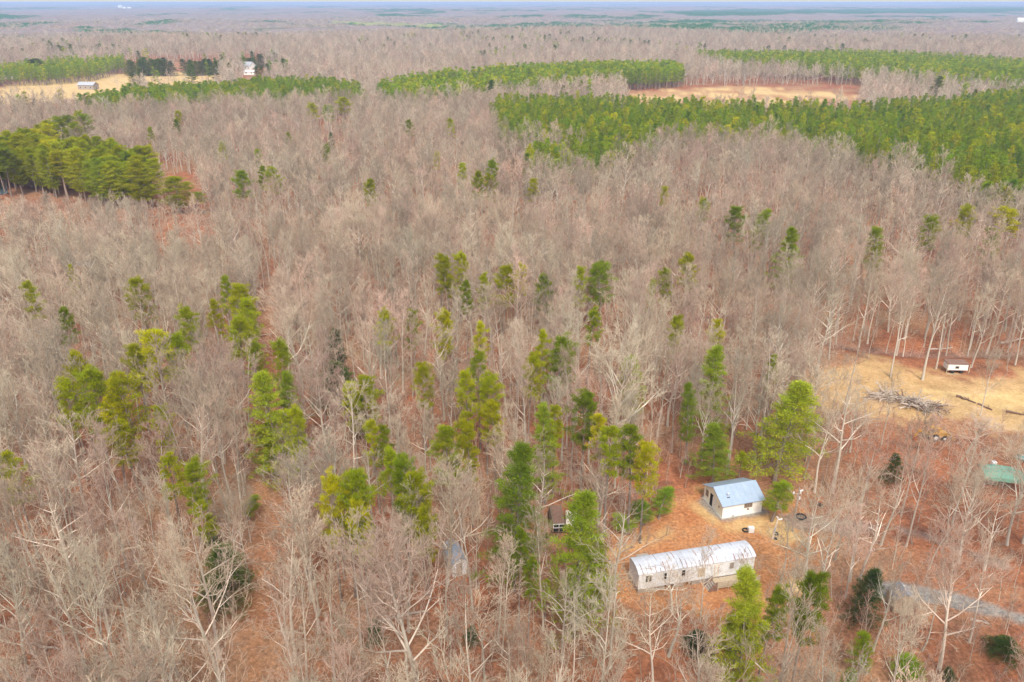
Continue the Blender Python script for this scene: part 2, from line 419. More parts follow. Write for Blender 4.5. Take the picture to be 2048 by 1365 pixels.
def bare_meshes(name, seed, H, clear, spread, nl, n2, n3, n4, r0, kt=7, kb=4, twig=TWIG, twf=1., joined=False, minr=0, **kw):
    R = np.random.default_rng(seed)
    T, B, W = grow_bare(R, H, clear, spread, nl, n2, n3, n4, r0, **kw)
    V1, F1 = tubes(T, kt)
    r_0 = np.maximum(B[2], minr); r_1 = np.maximum(B[3], minr*.7)
    V2, F2 = tubes((B[0], B[1], r_0, r_1), kb)
    thin = np.repeat(B[2] < .045, kb)
    V3, F3 = spikes(W[0], W[1], np.maximum(W[2], minr)*twf)
    def tint(n, k, lo, hi):
        q = np.repeat(R.uniform(lo, hi, n//k+1), k)[:n]; return np.stack([q, q, q, np.ones(n)], -1)
    c1 = tint(len(V1), 2*kt, .93, 1.03); c2 = tint(len(V2), 2*kb, .85, 1.12); c3 = tint(len(V3), 4, .75, 1.2)
    mi_c = np.concatenate([np.full(len(F3), 1), np.where(thin, 1, 0)])
    if joined:
        V = np.concatenate([V1, V2, V3]); n1 = len(V1); n2_ = len(V2)
        F4 = np.concatenate([F1, F2+n1]); F3 = F3+n1+n2_
        mi = np.concatenate([np.full(len(F3), 2), np.zeros(len(F1), int), np.where(thin, 2, 1)])
        return mesh_np(name, V, F3, F4, [BARK, BRANCH, twig], mi, np.concatenate([c1, c2, c3]))
    tm = mesh_np('trunk', V1, None, F1, [BARK], None, c1, True)
    V = np.concatenate([V2, V3])
    cm = mesh_np('crown', V, F3+len(V2), F2, [BRANCH, twig], mi_c, np.concatenate([c2, c3]))
    jm = None
    V = np.concatenate([V1, V2, V3]); n1 = len(V1); n2_ = len(V2)
    jm = mesh_np(name, V, F3+n1+n2_, np.concatenate([F1, F2+n1]), [BARK, BRANCH, twig],
                 np.concatenate([np.full(len(F3), 2), np.zeros(len(F1), int), np.where(thin, 2, 1)]), np.concatenate([c1, c2, c3]))
    return tm, cm, jm

def needles(R, C, D, size, flat, n, ln, wd, up=.35):
    """needle blades round clump centres C pointing outward along D"""
    k = len(C); 
    off = R.normal(0, 1, (k, n, 3)); off /= np.linalg.norm(off, axis=2, keepdims=True)
    off *= R.random((k, n, 1))**.45
    sz = np.asarray(size).reshape(-1, 1, 1) if np.ndim(size) else size
    b = C[:, None]+off*sz*np.array([1, 1, flat])
    d = off*.9+D[:, None]*.5+R.normal(0, .35, (k, n, 3))+np.array([0, 0, up]); d /= np.linalg.norm(d, axis=2, keepdims=True)
    s = np.cross(d, R.normal(0, 1, (k, n, 3))); s /= np.linalg.norm(s, axis=2, keepdims=True)
    L = ln*R.uniform(.7, 1.3, (k, n, 1)); W = wd*R.uniform(.7, 1.3, (k, n, 1))
    V = np.stack([b-s*W*.5, b+s*W*.5, b+d*L], 2).reshape(-1, 3)
    F = np.arange(k*n*3).reshape(-1, 3)
    t = np.repeat(R.uniform(.78, 1.22, k), n*3)*np.repeat(R.uniform(.85, 1.15, k*n), 3)
    g = np.repeat(R.uniform(-.08, .08, k), n*3)
    return V, F, np.stack([t*(1+g), t, t*(1-g), np.ones_like(t)], -1)

def pine(kind, seed, low=0):
    """returns (trunk, crown, joined) meshes; natural size about 18 m"""
    R = np.random.default_rng(seed); T = []; B = []; C = []; D = []; S = []
    H = 18.; mat = NEED
    if kind == 'loblolly': base, nb, Rm = .50, 44, 3.6
    elif kind == 'tall': base, nb, Rm = .55, 24, 2.7
    elif kind == 'white': base, nb, Rm, mat = .14, 54, 4.3, NEED_W
    elif kind == 'cedar': base, nb, Rm, mat = .03, 60, 4.6, NEED_C
    elif kind == 'old': base, nb, Rm, mat = .22, 60, 4.4, NEED
    elif kind == 'dark': base, nb, Rm, mat = .08, 80, 4.4, NEED_F
    else: base, nb, Rm, mat = .30, 34, 2.5, NEED_P
    if low: nb = int(nb*(.5 if low == 1 else .32))
    p = np.zeros(3); pts = [p]; d = np.array([R.normal(0, .03), R.normal(0, .03), 1]); ns = 8 if not low else 3
    for i in range(ns):
        d = d+R.normal(0, .025, 3)*[1, 1, 0]; d /= np.linalg.norm(d); pts.append(pts[-1]+d*H*.98/ns)
    rt = lambda t: .24*(1-t)**.8+.02
    for i in range(ns): T.append((pts[i], pts[i+1], rt(i/ns), rt((i+1)/ns)))
    def at(t):
        u = min(t*ns, ns-1e-3); i = int(u); return pts[i]*(1-u+i)+pts[i+1]*(u-i)
    lob = R.uniform(0, 6.28); asym = R.uniform(.0, .35)
    for k in range(nb):
        rel = (k+R.random())/nb; t = base+(1-base)*rel
        az = k*2.399+R.normal(0, .3)
        if kind in ('white', 'cedar', 'dark'):
            L = Rm*(1-rel)**.7*(R.uniform(.5, 1.25) if kind == 'white' else R.uniform(.75, 1.12))+.35; el = math.radians(R.uniform(-5, 14)+rel*30)
        elif kind == 'old':
            L = Rm*min(1, (rel+.25)*1.5)*(1-rel**2.6)**.6*R.uniform(.7, 1.15)+.3; el = math.radians(R.uniform(0, 18)+rel*30)
        elif kind in ('loblolly', 'tall'):
            L = Rm*math.sin(PI*(.18+.75*rel))**.8*R.uniform(.55, 1.15)*(1+asym*math.cos(az-lob)); el = math.radians(R.uniform(5, 30)+rel*35)
        else:
            L = Rm*math.sin(PI*(.22+.72*rel))**.8*R.uniform(.75, 1.12); el = math.radians(R.uniform(8, 25)+rel*40)
        b = at(min(t, .995)); dr = np.array([math.cos(az)*math.cos(el), math.sin(az)*math.cos(el), math.sin(el)])
        if kind in ('loblolly', 'tall') and R.random() < .12 and rel < .6: continue
        e = b+dr*L; B.append((b, e, .055*(1-rel*.5), .02))
        nc = {0: 5, 1: 3, 2: 2}[low]
        if kind in ('white', 'cedar', 'dark', 'old'): nc = {0: 7, 1: 4, 2: 2}[low]
        for c in range(nc):
            lo = .4 if kind in ('loblolly', 'tall') else .22
            f = lo+(1.02-lo)*((c+R.random()*.7)/nc)
            side = R.normal(0, 1)*.20*L*(1.1-abs(f-.5)); sv = np.array([-math.sin(az), math.cos(az), 0])
            q = b+dr*L*f+sv*side+np.array([0, 0, R.normal(0, .12)])
            if low == 0: B.append((b+dr*L*f*.85, q, .02, .008))
            C.append(q); D.append(dr); S.append(R.uniform(.75, 1.25))
    C.append(pts[-1]); D.append(np.array([0, 0, 1.])); S.append(1.)
    C = np.array(C); D = np.array(D); S = np.array(S)
    szb = {'loblolly': .56, 'tall': .5, 'white': .58, 'cedar': .66, 'old': .66, 'dark': .7}.get(kind, .55)
    flat = .55 if kind in ('loblolly', 'tall', 'plant') else .32
    if kind == 'cedar': flat = .6
    if low == 0: n, ln, wd = (60, .34, .075) if kind in ('loblolly', 'tall') else (46, .38, .075)
    elif low == 1: n, ln, wd, szb = 20, .55, .20, szb*1.25
    else: n, ln, wd, szb = 11, .9, .42, szb*1.5
    V3, F3, c3 = needles(R, C, D, szb*S, flat, n, ln, wd)
    A = lambda q: tuple(np.array([s[i] for s in q]) for i in range(4))
    V1, F1 = tubes(A(T), 7 if not low else 4); V2, F2 = tubes(A(B), 3)
    o1 = np.ones((len(V1), 4)); o2 = np.ones((len(V2), 4))
    V = np.concatenate([V1, V2, V3]); n1 = len(V1); n2 = len(V2)
    jm = mesh_np(kind+'_pine', V, F3+n1+n2, np.concatenate([F1, F2+n1]), [PBARK, mat],
                 np.concatenate([np.ones(len(F3), int), np.zeros(len(F1)+len(F2), int)]), np.concatenate([o1, o2, c3]))
    if low: return None, None, jm
    tm = mesh_np('trunk', V1, None, F1, [PBARK], None, o1, True)
    cm = mesh_np('crown', np.concatenate([V2, V3]), F3+n2, F2, [PBARK, mat], np.concatenate([np.ones(len(F3), int), np.zeros(len(F2), int)]), np.concatenate([o2, c3]))
    return tm, cm, jm

# hardwood prototypes: near ones in full, then two coarser sets for the distance
HB = []   # (trunk, crown, joined, look)
specs = [('tall straight', 19, .42, 6.2, 12, 5, 4, 4, .18, {}), ('tall forked', 20, .38, 7.4, 11, 5, 4, 4, .22, {'asc': 1.1}),
         ('slender pinkish', 17, .36, 4.8, 12, 5, 4, 3, .12, {}), ('broad crowned', 18, .30, 8.6, 19, 6, 5, 4, .25, {}),
         ('upright fan shaped', 18, .36, 6.4, 14, 5, 4, 4, .16, {'asc': 1.3}), ('gaunt pale', 19, .36, 8.2, 15, 5, 4, 3, .24, {'dead': True, 'asc': .75}),
         ('fine twigged grey', 16, .32, 6.0, 13, 6, 5, 4, .15, {'asc': 1.1})]
for i, (look, H, cl, sp_, nl, a, b, c, r, kw) in enumerate(specs):
    tm, cm, jm = bare_meshes('bare_tree', 100+i, H, cl, sp_, nl, a, b, c, r, twr=.016, minr=.016, **kw)
    HB.append((tm, cm, jm, look, H))
SNAG = bare_meshes('dead_tree', 77, 14, .45, 2.6, 9, 2, 1, 0, .2, twr=.03, dead=True, asc=.5)
HM = [bare_meshes('bare_tree', 200+i, H, cl, sp_, nl, a, b, c, r, kt=5, kb=3, joined=True, twr=.028, minr=.028, **kw)
      for i, (H, cl, sp_, nl, a, b, c, r, kw) in enumerate([(18, .4, 5, 10, 5, 4, 1, .18, {}), (19, .36, 6.6, 10, 5, 3, 2, .21, {}), (17, .38, 5.8, 12, 5, 3, 2, .17, {'asc': 1.25}), (18, .3, 7.8, 11, 5, 4, 1, .22, {}), (16, .34, 5.6, 11, 5, 3, 2, .16, {'asc': 1.1})])]
HF = [bare_meshes('bare_tree', 300+i, H, cl, sp_, nl, a, b, c, r, kt=4, kb=3, joined=True, twr=.05, minr=.055, **kw)
      for i, (H, cl, sp_, nl, a, b, c, r, kw) in enumerate([(18, .36, 5.5, 9, 5, 4, 0, .2, {}), (19, .33, 6.2, 9, 5, 4, 0, .2, {}), (17, .36, 5.4, 10, 5, 4, 0, .17, {'asc': 1.25}), (18, .3, 6.6, 9, 6, 4, 0, .2, {})])]
SP = [bare_meshes('bare_sapling', 400+i, H, .18, 2.0, 9, 4, 3, 0, .045, kt=4, kb=3, joined=True, twr=.011, minr=.011, twig=SAPL, asc=1.1, lean=.08) for i, H in enumerate((6.5, 5.0, 7.5))]
PINE = {k: [pine(k, 500+10*i+j) for j in range(n)] for i, (k, n) in enumerate((('loblolly', 4), ('tall', 2), ('white', 3), ('cedar', 2), ('old', 3), ('plant', 3)))}
PM = [pine('plant', 600+j, 1)[2] for j in range(4)]
PF = [pine('plant', 620+j, 2)[2] for j in range(3)]
LM = [pine('loblolly', 640+j, 1)[2] for j in range(3)]
DF = [pine('dark', 660+j, 1)[2] for j in range(3)]
DM = [pine('old', 670+j, 1)[2] for j in range(2)]

# ------------------------------------------------------------------ scattering with geometry nodes
def proto_collection(name, meshes):
    c = bpy.data.collections.new(name)
    for i, me in enumerate(meshes):
        o = bpy.data.objects.new('%s_%02d' % (name, i), me); c.objects.link(o)
    return c
def scatter(name, protos, X, Y, Z, rz, s3, vi, label, cat):
    n = len(X)
    if n == 0: return
    me = bpy.data.meshes.new(name)
    me.vertices.add(n); me.vertices.foreach_set('co', np.stack([X, Y, Z], -1).astype(np.float32).ravel())
    a = me.attributes.new('turn', 'FLOAT', 'POINT'); a.data.foreach_set('value', np.asarray(rz, np.float32))
    a = me.attributes.new('size', 'FLOAT_VECTOR', 'POINT'); a.data.foreach_set('vector', np.asarray(s3, np.float32).ravel())
    a = me.attributes.new('kind_index', 'INT', 'POINT'); a.data.foreach_set('value', np.asarray(vi, np.int32))
    o = link(name, me); tag(o, label, cat, None, 'stuff')
    g = bpy.data.node_groups.new(name, 'GeometryNodeTree')
    g.interface.new_socket('Geometry', in_out='INPUT', socket_type='NodeSocketGeometry')
    g.interface.new_socket('Geometry', in_out='OUTPUT', socket_type='NodeSocketGeometry')
    gi = g.nodes.new('NodeGroupInput'); go = g.nodes.new('NodeGroupOutput')
    ci = g.nodes.new('GeometryNodeCollectionInfo'); ci.inputs['Collection'].default_value = proto_collection(name+'_kinds', protos)
    ci.inputs['Separate Children'].default_value = True; ci.inputs['Reset Children'].default_value = True
    iop = g.nodes.new('GeometryNodeInstanceOnPoints'); iop.inputs['Pick Instance'].default_value = True
    def na(nm, typ):
        q = g.nodes.new('GeometryNodeInputNamedAttribute'); q.data_type = typ; q.inputs['Name'].default_value = nm; return q.outputs['Attribute']
    cx = g.nodes.new('ShaderNodeCombineXYZ'); e2r = g.nodes.new('FunctionNodeEulerToRotation')
    g.links.new(na('turn', 'FLOAT'), cx.inputs[2]); g.links.new(cx.outputs[0], e2r.inputs[0])
    g.links.new(gi.outputs[0], iop.inputs['Points']); g.links.new(ci.outputs[0], iop.inputs['Instance'])
    g.links.new(na('kind_index', 'INT'), iop.inputs['Instance Index']); g.links.new(e2r.outputs[0], iop.inputs['Rotation'])
    g.links.new(na('size', 'FLOAT_VECTOR'), iop.inputs['Scale']); g.links.new(iop.outputs[0], go.inputs[0])
    md = o.modifiers.new('scatter', 'NODES'); md.node_group = g
    return o

build_ground()

# ------------------------------------------------------------------ where trees may stand
stands = {
 'near': [(978, 222), (998, 196), (1180, 193), (1420, 204), (1700, 208), (1850, 200), (1930, 194), (1990, 184), (2150, 168), (2150, 400), (2010, 385), (1935, 352), (1850, 318), (1640, 285), (1545, 262), (1400, 266), (1260, 272), (1140, 270), (1010, 262)],
 'spur': [(1052, 322), (1050, 285), (1130, 282), (1230, 262), (1330, 268), (1300, 290), (1190, 318), (1110, 330)],
 'hill': [(152, 200), (175, 192), (250, 176), (300, 171), (430, 166), (520, 158), (640, 156), (722, 168), (735, 192), (600, 192), (400, 198), (250, 205)],
 'middle': [(755, 182), (760, 166), (830, 150), (1000, 134), (1250, 124), (1362, 126), (1372, 142), (1250, 148), (1120, 158), (1000, 170), (850, 188)],
 'far right': [(1380, 104), (1700, 101), (1850, 106), (2150, 124), (2150, 160), (2000, 166), (1900, 158), (1750, 142), (1620, 132), (1450, 124)],
 'far left': [(0, 128), (120, 118), (250, 110), (245, 122), (180, 135), (100, 142), (-100, 145), (-100, 132)],
}
SH = {'near': 15.5, 'spur': 15.5, 'hill': 15, 'middle': 16.5, 'far right': 16, 'far left': 15}
SW = {k: wpoly(v, SH[k]*.88) for k, v in stands.items()}
grove = wpoly([(-80, 352), (0, 352), (60, 350), (180, 358), (310, 400), (314, 428), (200, 420), (110, 397), (0, 392), (-80, 390)])
yard_big = wpoly([(1190, 1115), (1235, 1060), (1300, 1010), (1370, 975), (1400, 955), (1450, 950), (1560, 985), (1650, 1040), (1650, 1110), (1570, 1160), (1560, 1230), (1450, 1235), (1290, 1225), (1230, 1190)])
thin = wpoly([(1560, 870), (2150, 830), (2200, 1500), (1700, 1500), (1560, 1250), (1650, 1040)])
slot = wpoly([(1240, 1190), (1560, 1190), (1600, 1500), (1230, 1500)])

keep_clear = [(1392, 952, 1540, 1046, 1.), (-60, 348, 316, 386, .93), (322, 352, 400, 398, .9), (250, 124, 440, 152, .93), (484, 118, 530, 146, .9), (0, 384, 20, 404, 1), (1240, 1078, 1530, 1182, .97), (1480, 1020, 1610, 1080, .9), (1180, 1040, 1400, 1110, .6),
              (1745, 775, 1890, 826, .95), (1835, 855, 1905, 892, 1.), (1885, 722, 1940, 752, 1.), (1093, 1040, 1150, 1078, 1.),
              (862, 1085, 938, 1156, .45), (1690, 720, 2060, 775, .8), (1880, 775, 2060, 850, .85), (1970, 915, 2048, 975, .9), (1780, 1180, 1900, 1200, .6), (1774, 1195, 1816, 1230, .9),
              (520, 585, 556, 690, 1.), (500, 925, 556, 1060, .95), (485, 1190, 545, 1365, .6), (1250, 172, 1720, 196, .97), (0, 150, 420, 190, .85),
              (150, 166, 215, 182, 1.), (484, 126, 526, 152, 1.), (0, 146, 60, 164, 1), (1550, 940, 1640, 1060, .7), (1640, 480, 1900, 540, .3)]

pine_rects = []
def blocked(x, y, h):
    bx, by, _ = proj(x, y, terr(x, y)); tx, ty, _ = proj(x, y, terr(x, y)+h)
    kill = np.zeros(len(x), bool); r = rng.random(len(x))
    for x0, y0, x1, y1, p in keep_clear:
        for f in (.0, .15, .35, .55, .75, .95):
            qx = bx+(tx-bx)*f; qy = by+(ty-by)*f
            kill |= (qx > x0) & (qx < x1) & (qy > y0) & (qy < y1) & (r < p)
    dd = np.hypot(x, y)
    for x0, y0, x1, y1, pd in pine_rects:
        near = np.nonzero((dd < pd) & (dd > pd*.55) & (bx > x0-60) & (bx < x1+60) & (r < .62))[0]
        if not len(near): continue
        hit = np.zeros(len(near), bool)
        for f in (.6, .8, 1.):
            qx = bx[near]+(tx[near]-bx[near])*f; qy = by[near]+(ty[near]-by[near])*f
            hit |= (qx > x0) & (qx < x1) & (qy > y0) & (qy < y1)
        kill[near[hit]] = True
    return kill

def jitter_grid(dmin, dmax, cell, margin=1.08):
    xs = np.arange(-dmax*.75, dmax*.75, cell); ys = np.arange(max(30, dmin*.7), dmax, cell)
    X, Y = np.meshgrid(xs, ys); X = X.ravel(); Y = Y.ravel()
    X = X+rng.uniform(-.48, .48, len(X))*cell; Y = Y+rng.uniform(-.48, .48, len(X))*cell
    d = np.hypot(X, Y); a = np.abs(X)/(Y*math.cos(PITCH)+70*math.sin(PITCH))
    k = (d >= dmin) & (d < dmax) & (a*FPX < 1024*margin)
    return X[k], Y[k]

def open_mask(x, y):
    """True where the hardwood may grow"""
    ok = np.ones(len(x), bool)
    for q in SW.values(): ok &= ~inpoly(x, y, q)
    ok &= ~inpoly(x, y, grove); ok &= ~inpoly(x, y, yard_big); ok &= ~inpoly(x, y, straw)
    ok &= sdist(x, y, clearcut) > 0; ok &= ~inpoly(x, y, ffield)
    ok &= dseg(x, y, track) > np.where((y > 112) & (y < 155), 1., np.where((y > 79) & (y < 93), .7, 1.8)); ok &= dseg(x, y, drive) > 2.2; ok &= dseg(x, y, drive2) > 2
    r = rng.random(len(x))
    ok &= ~(inpoly(x, y, thin) & (r < .3)); ok &= ~(inpoly(x, y, slot) & (r < .35))
    return ok

# ------------------------------------------------------------------ labels by place
LM_PTS = [('the bottom left corner', 0, 1365), ('the near end of the track', 515, 1290), ('the middle of the track', 528, 990), ('the far end of the track', 540, 630),
          ('the small grey shed', 905, 1120), ('the dark van', 1115, 1060), ('the mobile home', 1385, 1140), ('the white cottage', 1465, 1000),
          ('the tan grey hut', 1795, 1205), ('the brush pile', 1815, 800), ('the yellow backhoe', 1870, 872), ('the white camper', 1910, 737),
          ('the green shelter', 1995, 950), ('the lower left edge', 0, 1000), ('the middle left edge', 0, 640), ('the left grove', 190, 340),
          ('the middle bottom edge', 1024, 1365), ('the bottom right corner', 2000, 1330), ('the centre of the photo', 1024, 690), ('the pine plantation', 1100, 290), ('the upper right edge', 2048, 560),
          ('the lone round pine', 355, 390), ('the tall pine by the van', 1028, 980), ('the pine behind the cottage', 1580, 860), ('the pines at lower left', 200, 780)]
def where(px, py):
    best = min(LM_PTS, key=lambda q: math.hypot(q[1]-px, (q[2]-py)*1.2)); dx = px-best[1]; dy = py-best[2]; d = math.hypot(dx, dy)
    near = 'just ' if d < 70 else ('' if d < 170 else 'well ')
    if d < 25: return 'beside '+best[0]
    if abs(dx) > 2.2*abs(dy): w_ = 'left of' if dx < 0 else 'right of'
    elif abs(dy) > 2.2*abs(dx): w_ = 'behind' if dy < 0 else 'in front of'
    else: w_ = ('back ' if dy < 0 else 'front ')+('left of' if dx < 0 else 'right of')
    if 'edge' in best[0] or 'corner' in best[0] or 'middle' in best[0]: w_ = w_.replace('back ', 'upper ').replace('front ', 'lower ') if w_ != 'in front of' else w_; w_ = w_.replace('behind', 'above').replace('in front of', 'below')
    return near+w_+' '+best[0]

labelled = []      # (object, look, kind words, px, py, group)
def put_tree(name, meshes, x, y, H, H0, wf, look, kindw, cat, group, rz=None, lean=(0, 0), label=None, z0=-.15):
    """a tree as an Empty at its foot with trunk and crown"""
    sz = H/H0; rz = random.uniform(0, 6.28) if rz is None else rz
    o = thing(name, None, cat, (x, y, float(terr(x, y))+z0), rz, group)
    o.scale = (sz*wf, sz*wf, sz); o.rotation_euler = (lean[0], lean[1], rz)
    link('trunk', meshes[0], o); link('crown', meshes[1], o)
    bx, by, _ = proj(x, y, 0.); tx, ty, _ = proj(x, y, H)
    if label: o['label'] = label
    labelled.append((o, look, kindw, float(tx*.6+bx*.4), float(ty*.6+by*.4), label))
    return o

occupied = []      # (x, y, r) of hand placed trees
def add_bare(bpx, bpy_, tpy, vi, wf, label, tpx=None):
    x, y = (float(v) for v in P(bpx, bpy_)); H = float(height_for(x, y, tpy))
    if H < 3: return
    me = HB[vi] if vi >= 0 else (*SNAG, 'dead', 14)
    lean = (0, 0)
    occupied.append((x, y, 3.0))
    put_tree('bare_tree' if vi >= 0 else 'dead_tree', me, x, y, H, me[4], wf*me[4]/H if H < me[4]*.7 else wf, me[3], 'bare tree', 'tree', 'bare hardwood trees of the wood', label=label)

for a in [
 (171, 1341, 1064, 1, 1., 'pale forked bare tree rising in the bottom left corner'),
 (212, 1232, 1000, 0, 1., 'straight pale bare tree above the bottom left corner'),
 (318, 1266, 1030, 1, 1., 'forked bare tree left of the dark green cedar by the track'),
 (441, 1372, 1091, 3, 1., 'broad pale bare tree standing in front of the dark green cedar'),
 (615, 1372, 1119, 4, 1., 'fan shaped pale bare tree on the right bank of the dirt track'),
 (670, 1372, 1091, 4, 1., 'tall fan shaped bare tree two trees right of the dirt track'),
 (270, 1330, 1090, 0, 1., 'tall straight bare tree low in the bottom left of the wood'),
 (60, 1360, 1130, 3, .9, 'broad bare tree in the very bottom left corner'),
 (834, 1400, 1091, 3, 1.15, 'biggest pale bare tree with a spreading crown below the small grey shed'),
 (1124, 1324, 1122, 5, .9, 'pale bare tree with open limbs between the shed and mobile home'),
 (1336, 1317, 1173, 5, .9, 'pale crooked bare tree in front of the left end of the mobile home'),
 (970, 1365, 1200, 0, .8, 'thin bare tree at the bottom edge right of the biggest bare tree'),
 (1020, 1375, 1207, 4, .9, 'fan shaped bare tree at the bottom edge centre'),
 (893, 1262, 1062, 1, .95, 'forked bare tree whose crown half hides the small grey shed'),
 (926, 1105, 927, 2, 1., 'slender pinkish bare tree right behind the small grey shed'),
 (770, 1118, 968, 2, .9, 'slender pink bare tree between two yellow green pines left of the shed'),
 (1400, 1245, 1071, 4, .8, 'bare tree whose crown crosses the middle of the mobile home'),
 (1344, 1222, 1135, 5, .8, 'small bare tree before the left windows of the mobile home'),
 (1500, 1180, 1096, 2, .7, 'thin bare tree in front of the right end of the mobile home'),
 (1745, 1305, 1118, 5, .9, 'pale bare tree with curving limbs left of the tan grey hut'),
 (1878, 1339, 1091, 3, .9, 'large pale bare tree with long level limbs over the gravel drive'),
 (1969, 1143, 968, 5, .8, 'leaning bare tree in front of the green tarp shelter'),
 (1761, 1091, 907, 5, 1., 'pale spiky bare tree standing alone right of the cottage'),
 (1892, 1087, 968, 4, .9, 'pinkish fan shaped bare tree left of the green tarp shelter'),
 (1858, 1138, 1016, 2, .9, 'slender bare tree between the muddy track and gravel drive'),
 (1786, 1370, 1200, 0, .7, 'thin bare tree at the bottom edge below the tan grey hut'),
 (1705, 1370, 1273, -1, .8, 'broken dead snag at the bottom edge right of the pines'),
 (1843, 1305, 1193, 2, .9, 'small bare tree right of the tan grey hut'),
 (1691, 1196, 1030, 6, 1.1, 'grey fine twigged bare tree left of the hut and right of the yard'),
 (1941, 1046, 934, 4, .9, 'pinkish bare tree touching the left side of the green shelter'),
 (1781, 754, 568, 0, 1., 'tall straight bare tree on the upper edge of the straw field'),
 (1845, 759, 535, 1, 1., 'big pale forked bare tree at the field edge left of the white camper'),
 (1872, 737, 555, 0, .9, 'bare tree just left of and behind the white camper'),
 (1960, 834, 706, 4, 1., 'pinkish fan shaped bare tree standing alone in the straw field'),
 (1736, 720, 610, 2, .9, 'slender bare tree at the upper left corner of the straw field'),
 (1935, 905, 830, 4, 1.4, 'low pinkish bushy tree between the backhoe and right edge'),
 (1700, 905, 790, 6, 1., 'grey fine twigged bare tree left of the yellow backhoe'),
 (1560, 1170, 1030, 2, .8, 'slender bare tree right of the mobile home in the yard'),
]: add_bare(*a)

# hand placed evergreens: kind, x, top row, crown width in px, height in m
W0 = {'loblolly': 7.0, 'tall': 5.0, 'white': 7.8, 'cedar': 9.0, 'old': 8.8, 'plant': 4.6}
NAMES = {'loblolly': ('pine_tree', 'round yellow green pine'), 'tall': ('pine_tree', 'narrow crowned pine'), 'white': ('white_pine', 'layered feathery white pine'),
         'cedar': ('cedar_tree', 'dark green bushy cedar'), 'old': ('pine_tree', 'full dense green pine'), 'plant': ('pine_tree', 'young conical green pine')}
pl = [
 ('l',893,515,45,18),('l',918,510,42,18),('l',1005,533,52,18),('t',962,548,32,17),('t',932,562,30,17),('t',1043,532,30,16),('l',1092,550,40,17),('l',1165,538,34,17),('l',1205,530,62,18),
 ('t',1303,562,20,15),('l',1340,540,35,16),('l',1384,508,45,17),('l',1480,417,48,18),('p',1518,420,36,17),('w',1584,453,50,19),('p',1752,452,42,17),('l',1862,434,44,18),('l',1930,415,42,17),('p',1990,450,35,16),('l',2030,420,62,15),
 ('l',885,626,46,18),('t',960,645,36,16),('l',825,625,40,15),('l',768,628,48,15),('t',1085,662,36,18),('l',1112,683,68,18),('l',1058,706,52,17),('p',1275,715,55,15),('l',1352,632,40,15),('t',1180,618,40,16),('l',1432,640,36,16),
 ('t',958,708,44,18),('l',938,745,48,17),('l',972,760,62,17),('l',990,800,52,15),('l',845,730,46,16),('l',735,760,62,17),('t',700,765,42,16),
 ('t',745,838,40,16),('t',775,855,42,15),('l',900,862,75,16),('l',942,850,58,17),('w',1095,808,60,17),('t',1110,812,38,16),('l',1168,790,66,17),('t',1210,832,50,16),('t',1220,855,62,18),('t',1270,848,62,18),('l',1295,890,56,16),
 ('w',1435,695,66,18),('p',1387,765,36,15),('t',1550,710,26,15),('w',1580,752,112,18.5),('w',1440,850,70,11),('t',1485,905,30,6),
 ('t',58,562,36,18),('t',140,530,20,16),('l',280,558,56,18),('l',122,620,38,15),('l',380,620,52,17),('t',450,553,30,18),('l',482,575,62,19),('l',492,604,52,17),('t',425,600,34,16),('l',470,640,64,16),('l',497,690,46,14),
 ('l',300,660,90,19),('l',340,672,56,18),('l',262,690,50,17),('l',145,712,56,19),('l',172,745,78,19),('l',128,770,62,17),('l',242,752,80,19),('l',212,792,62,16),('l',248,840,70,14),('l',325,815,50,14),
 ('l',555,686,50,19),('w',540,745,84,20),('w',565,740,50,17),('l',585,820,50,16),('w',530,850,62,10),('c',660,658,60,13),('c',672,720,96,10),('c',715,790,50,8),
 ('t',330,905,54,15),('l',372,930,66,14),('l',412,1000,52,11),('c',417,1045,40,4),('t',15,900,60,17),('p',490,990,32,4.5),('c',435,1085,120,9),
 ('l',702,942,72,19),('l',658,965,66,18),('l',690,968,84,17),('l',722,1000,54,16),('t',778,900,56,18),('l',808,918,62,18),('l',842,950,76,18),('l',852,1015,50,14),
 ('w',1028,885,104,22),('t',1040,1058,46,15),('t',1058,1120,38,12),('w',1160,990,112,20),('w',1195,1075,64,11),('p',1322,985,44,4.5),('p',1290,1008,50,3.5),('p',1262,1030,44,3),
 ('p',1555,962,54,7),('w',1512,1138,96,18),('l',1545,1180,60,14),('l',1625,1142,84,17),('l',1480,1235,60,11),('c',1745,1138,78,8),('p',1735,1275,46,6),('c',1400,1258,66,3),('c',745,1235,38,4),
 ('c',940,1250,34,3),('c',2012,1268,76,3.2),('p',1830,1325,60,3),('p',1700,1330,34,5),('c',1905,1335,30,2.),('c',1795,905,44,5.5),('t',1092,1160,30,6),('t',1265,1180,0,0),
 ('l',630,208,28,18),('l',655,212,26,17),('l',686,195,36,18),('t',355,222,20,17),('l',648,290,22,16),('t',445,285,20,17),('l',480,342,42,18),('t',525,333,24,18),('l',550,335,42,18),('l',740,360,30,17),
 ('t',925,327,24,19),('l',978,324,32,20),('l',955,345,28,18),('l',985,352,28,17),('t',1068,358,28,17),('t',905,238,22,18),('t',820,240,18,17),('t',300,255,16,17),('l',230,288,22,20),('t',270,303,18,18),('t',355,240,16,15),
 ('o',350,358,80,12.5),('l',386,385,40,8),('l',1415,400,30,15),('l',1330,375,22,13),('c',660,265,20,12),('t',575,265,14,15),('l',515,300,18,15),('t',870,305,18,15),
]
KK = {'l': 'loblolly', 't': 'tall', 'w': 'white', 'c': 'cedar', 'o': 'old', 'p': 'plant'}
n_pine = 0
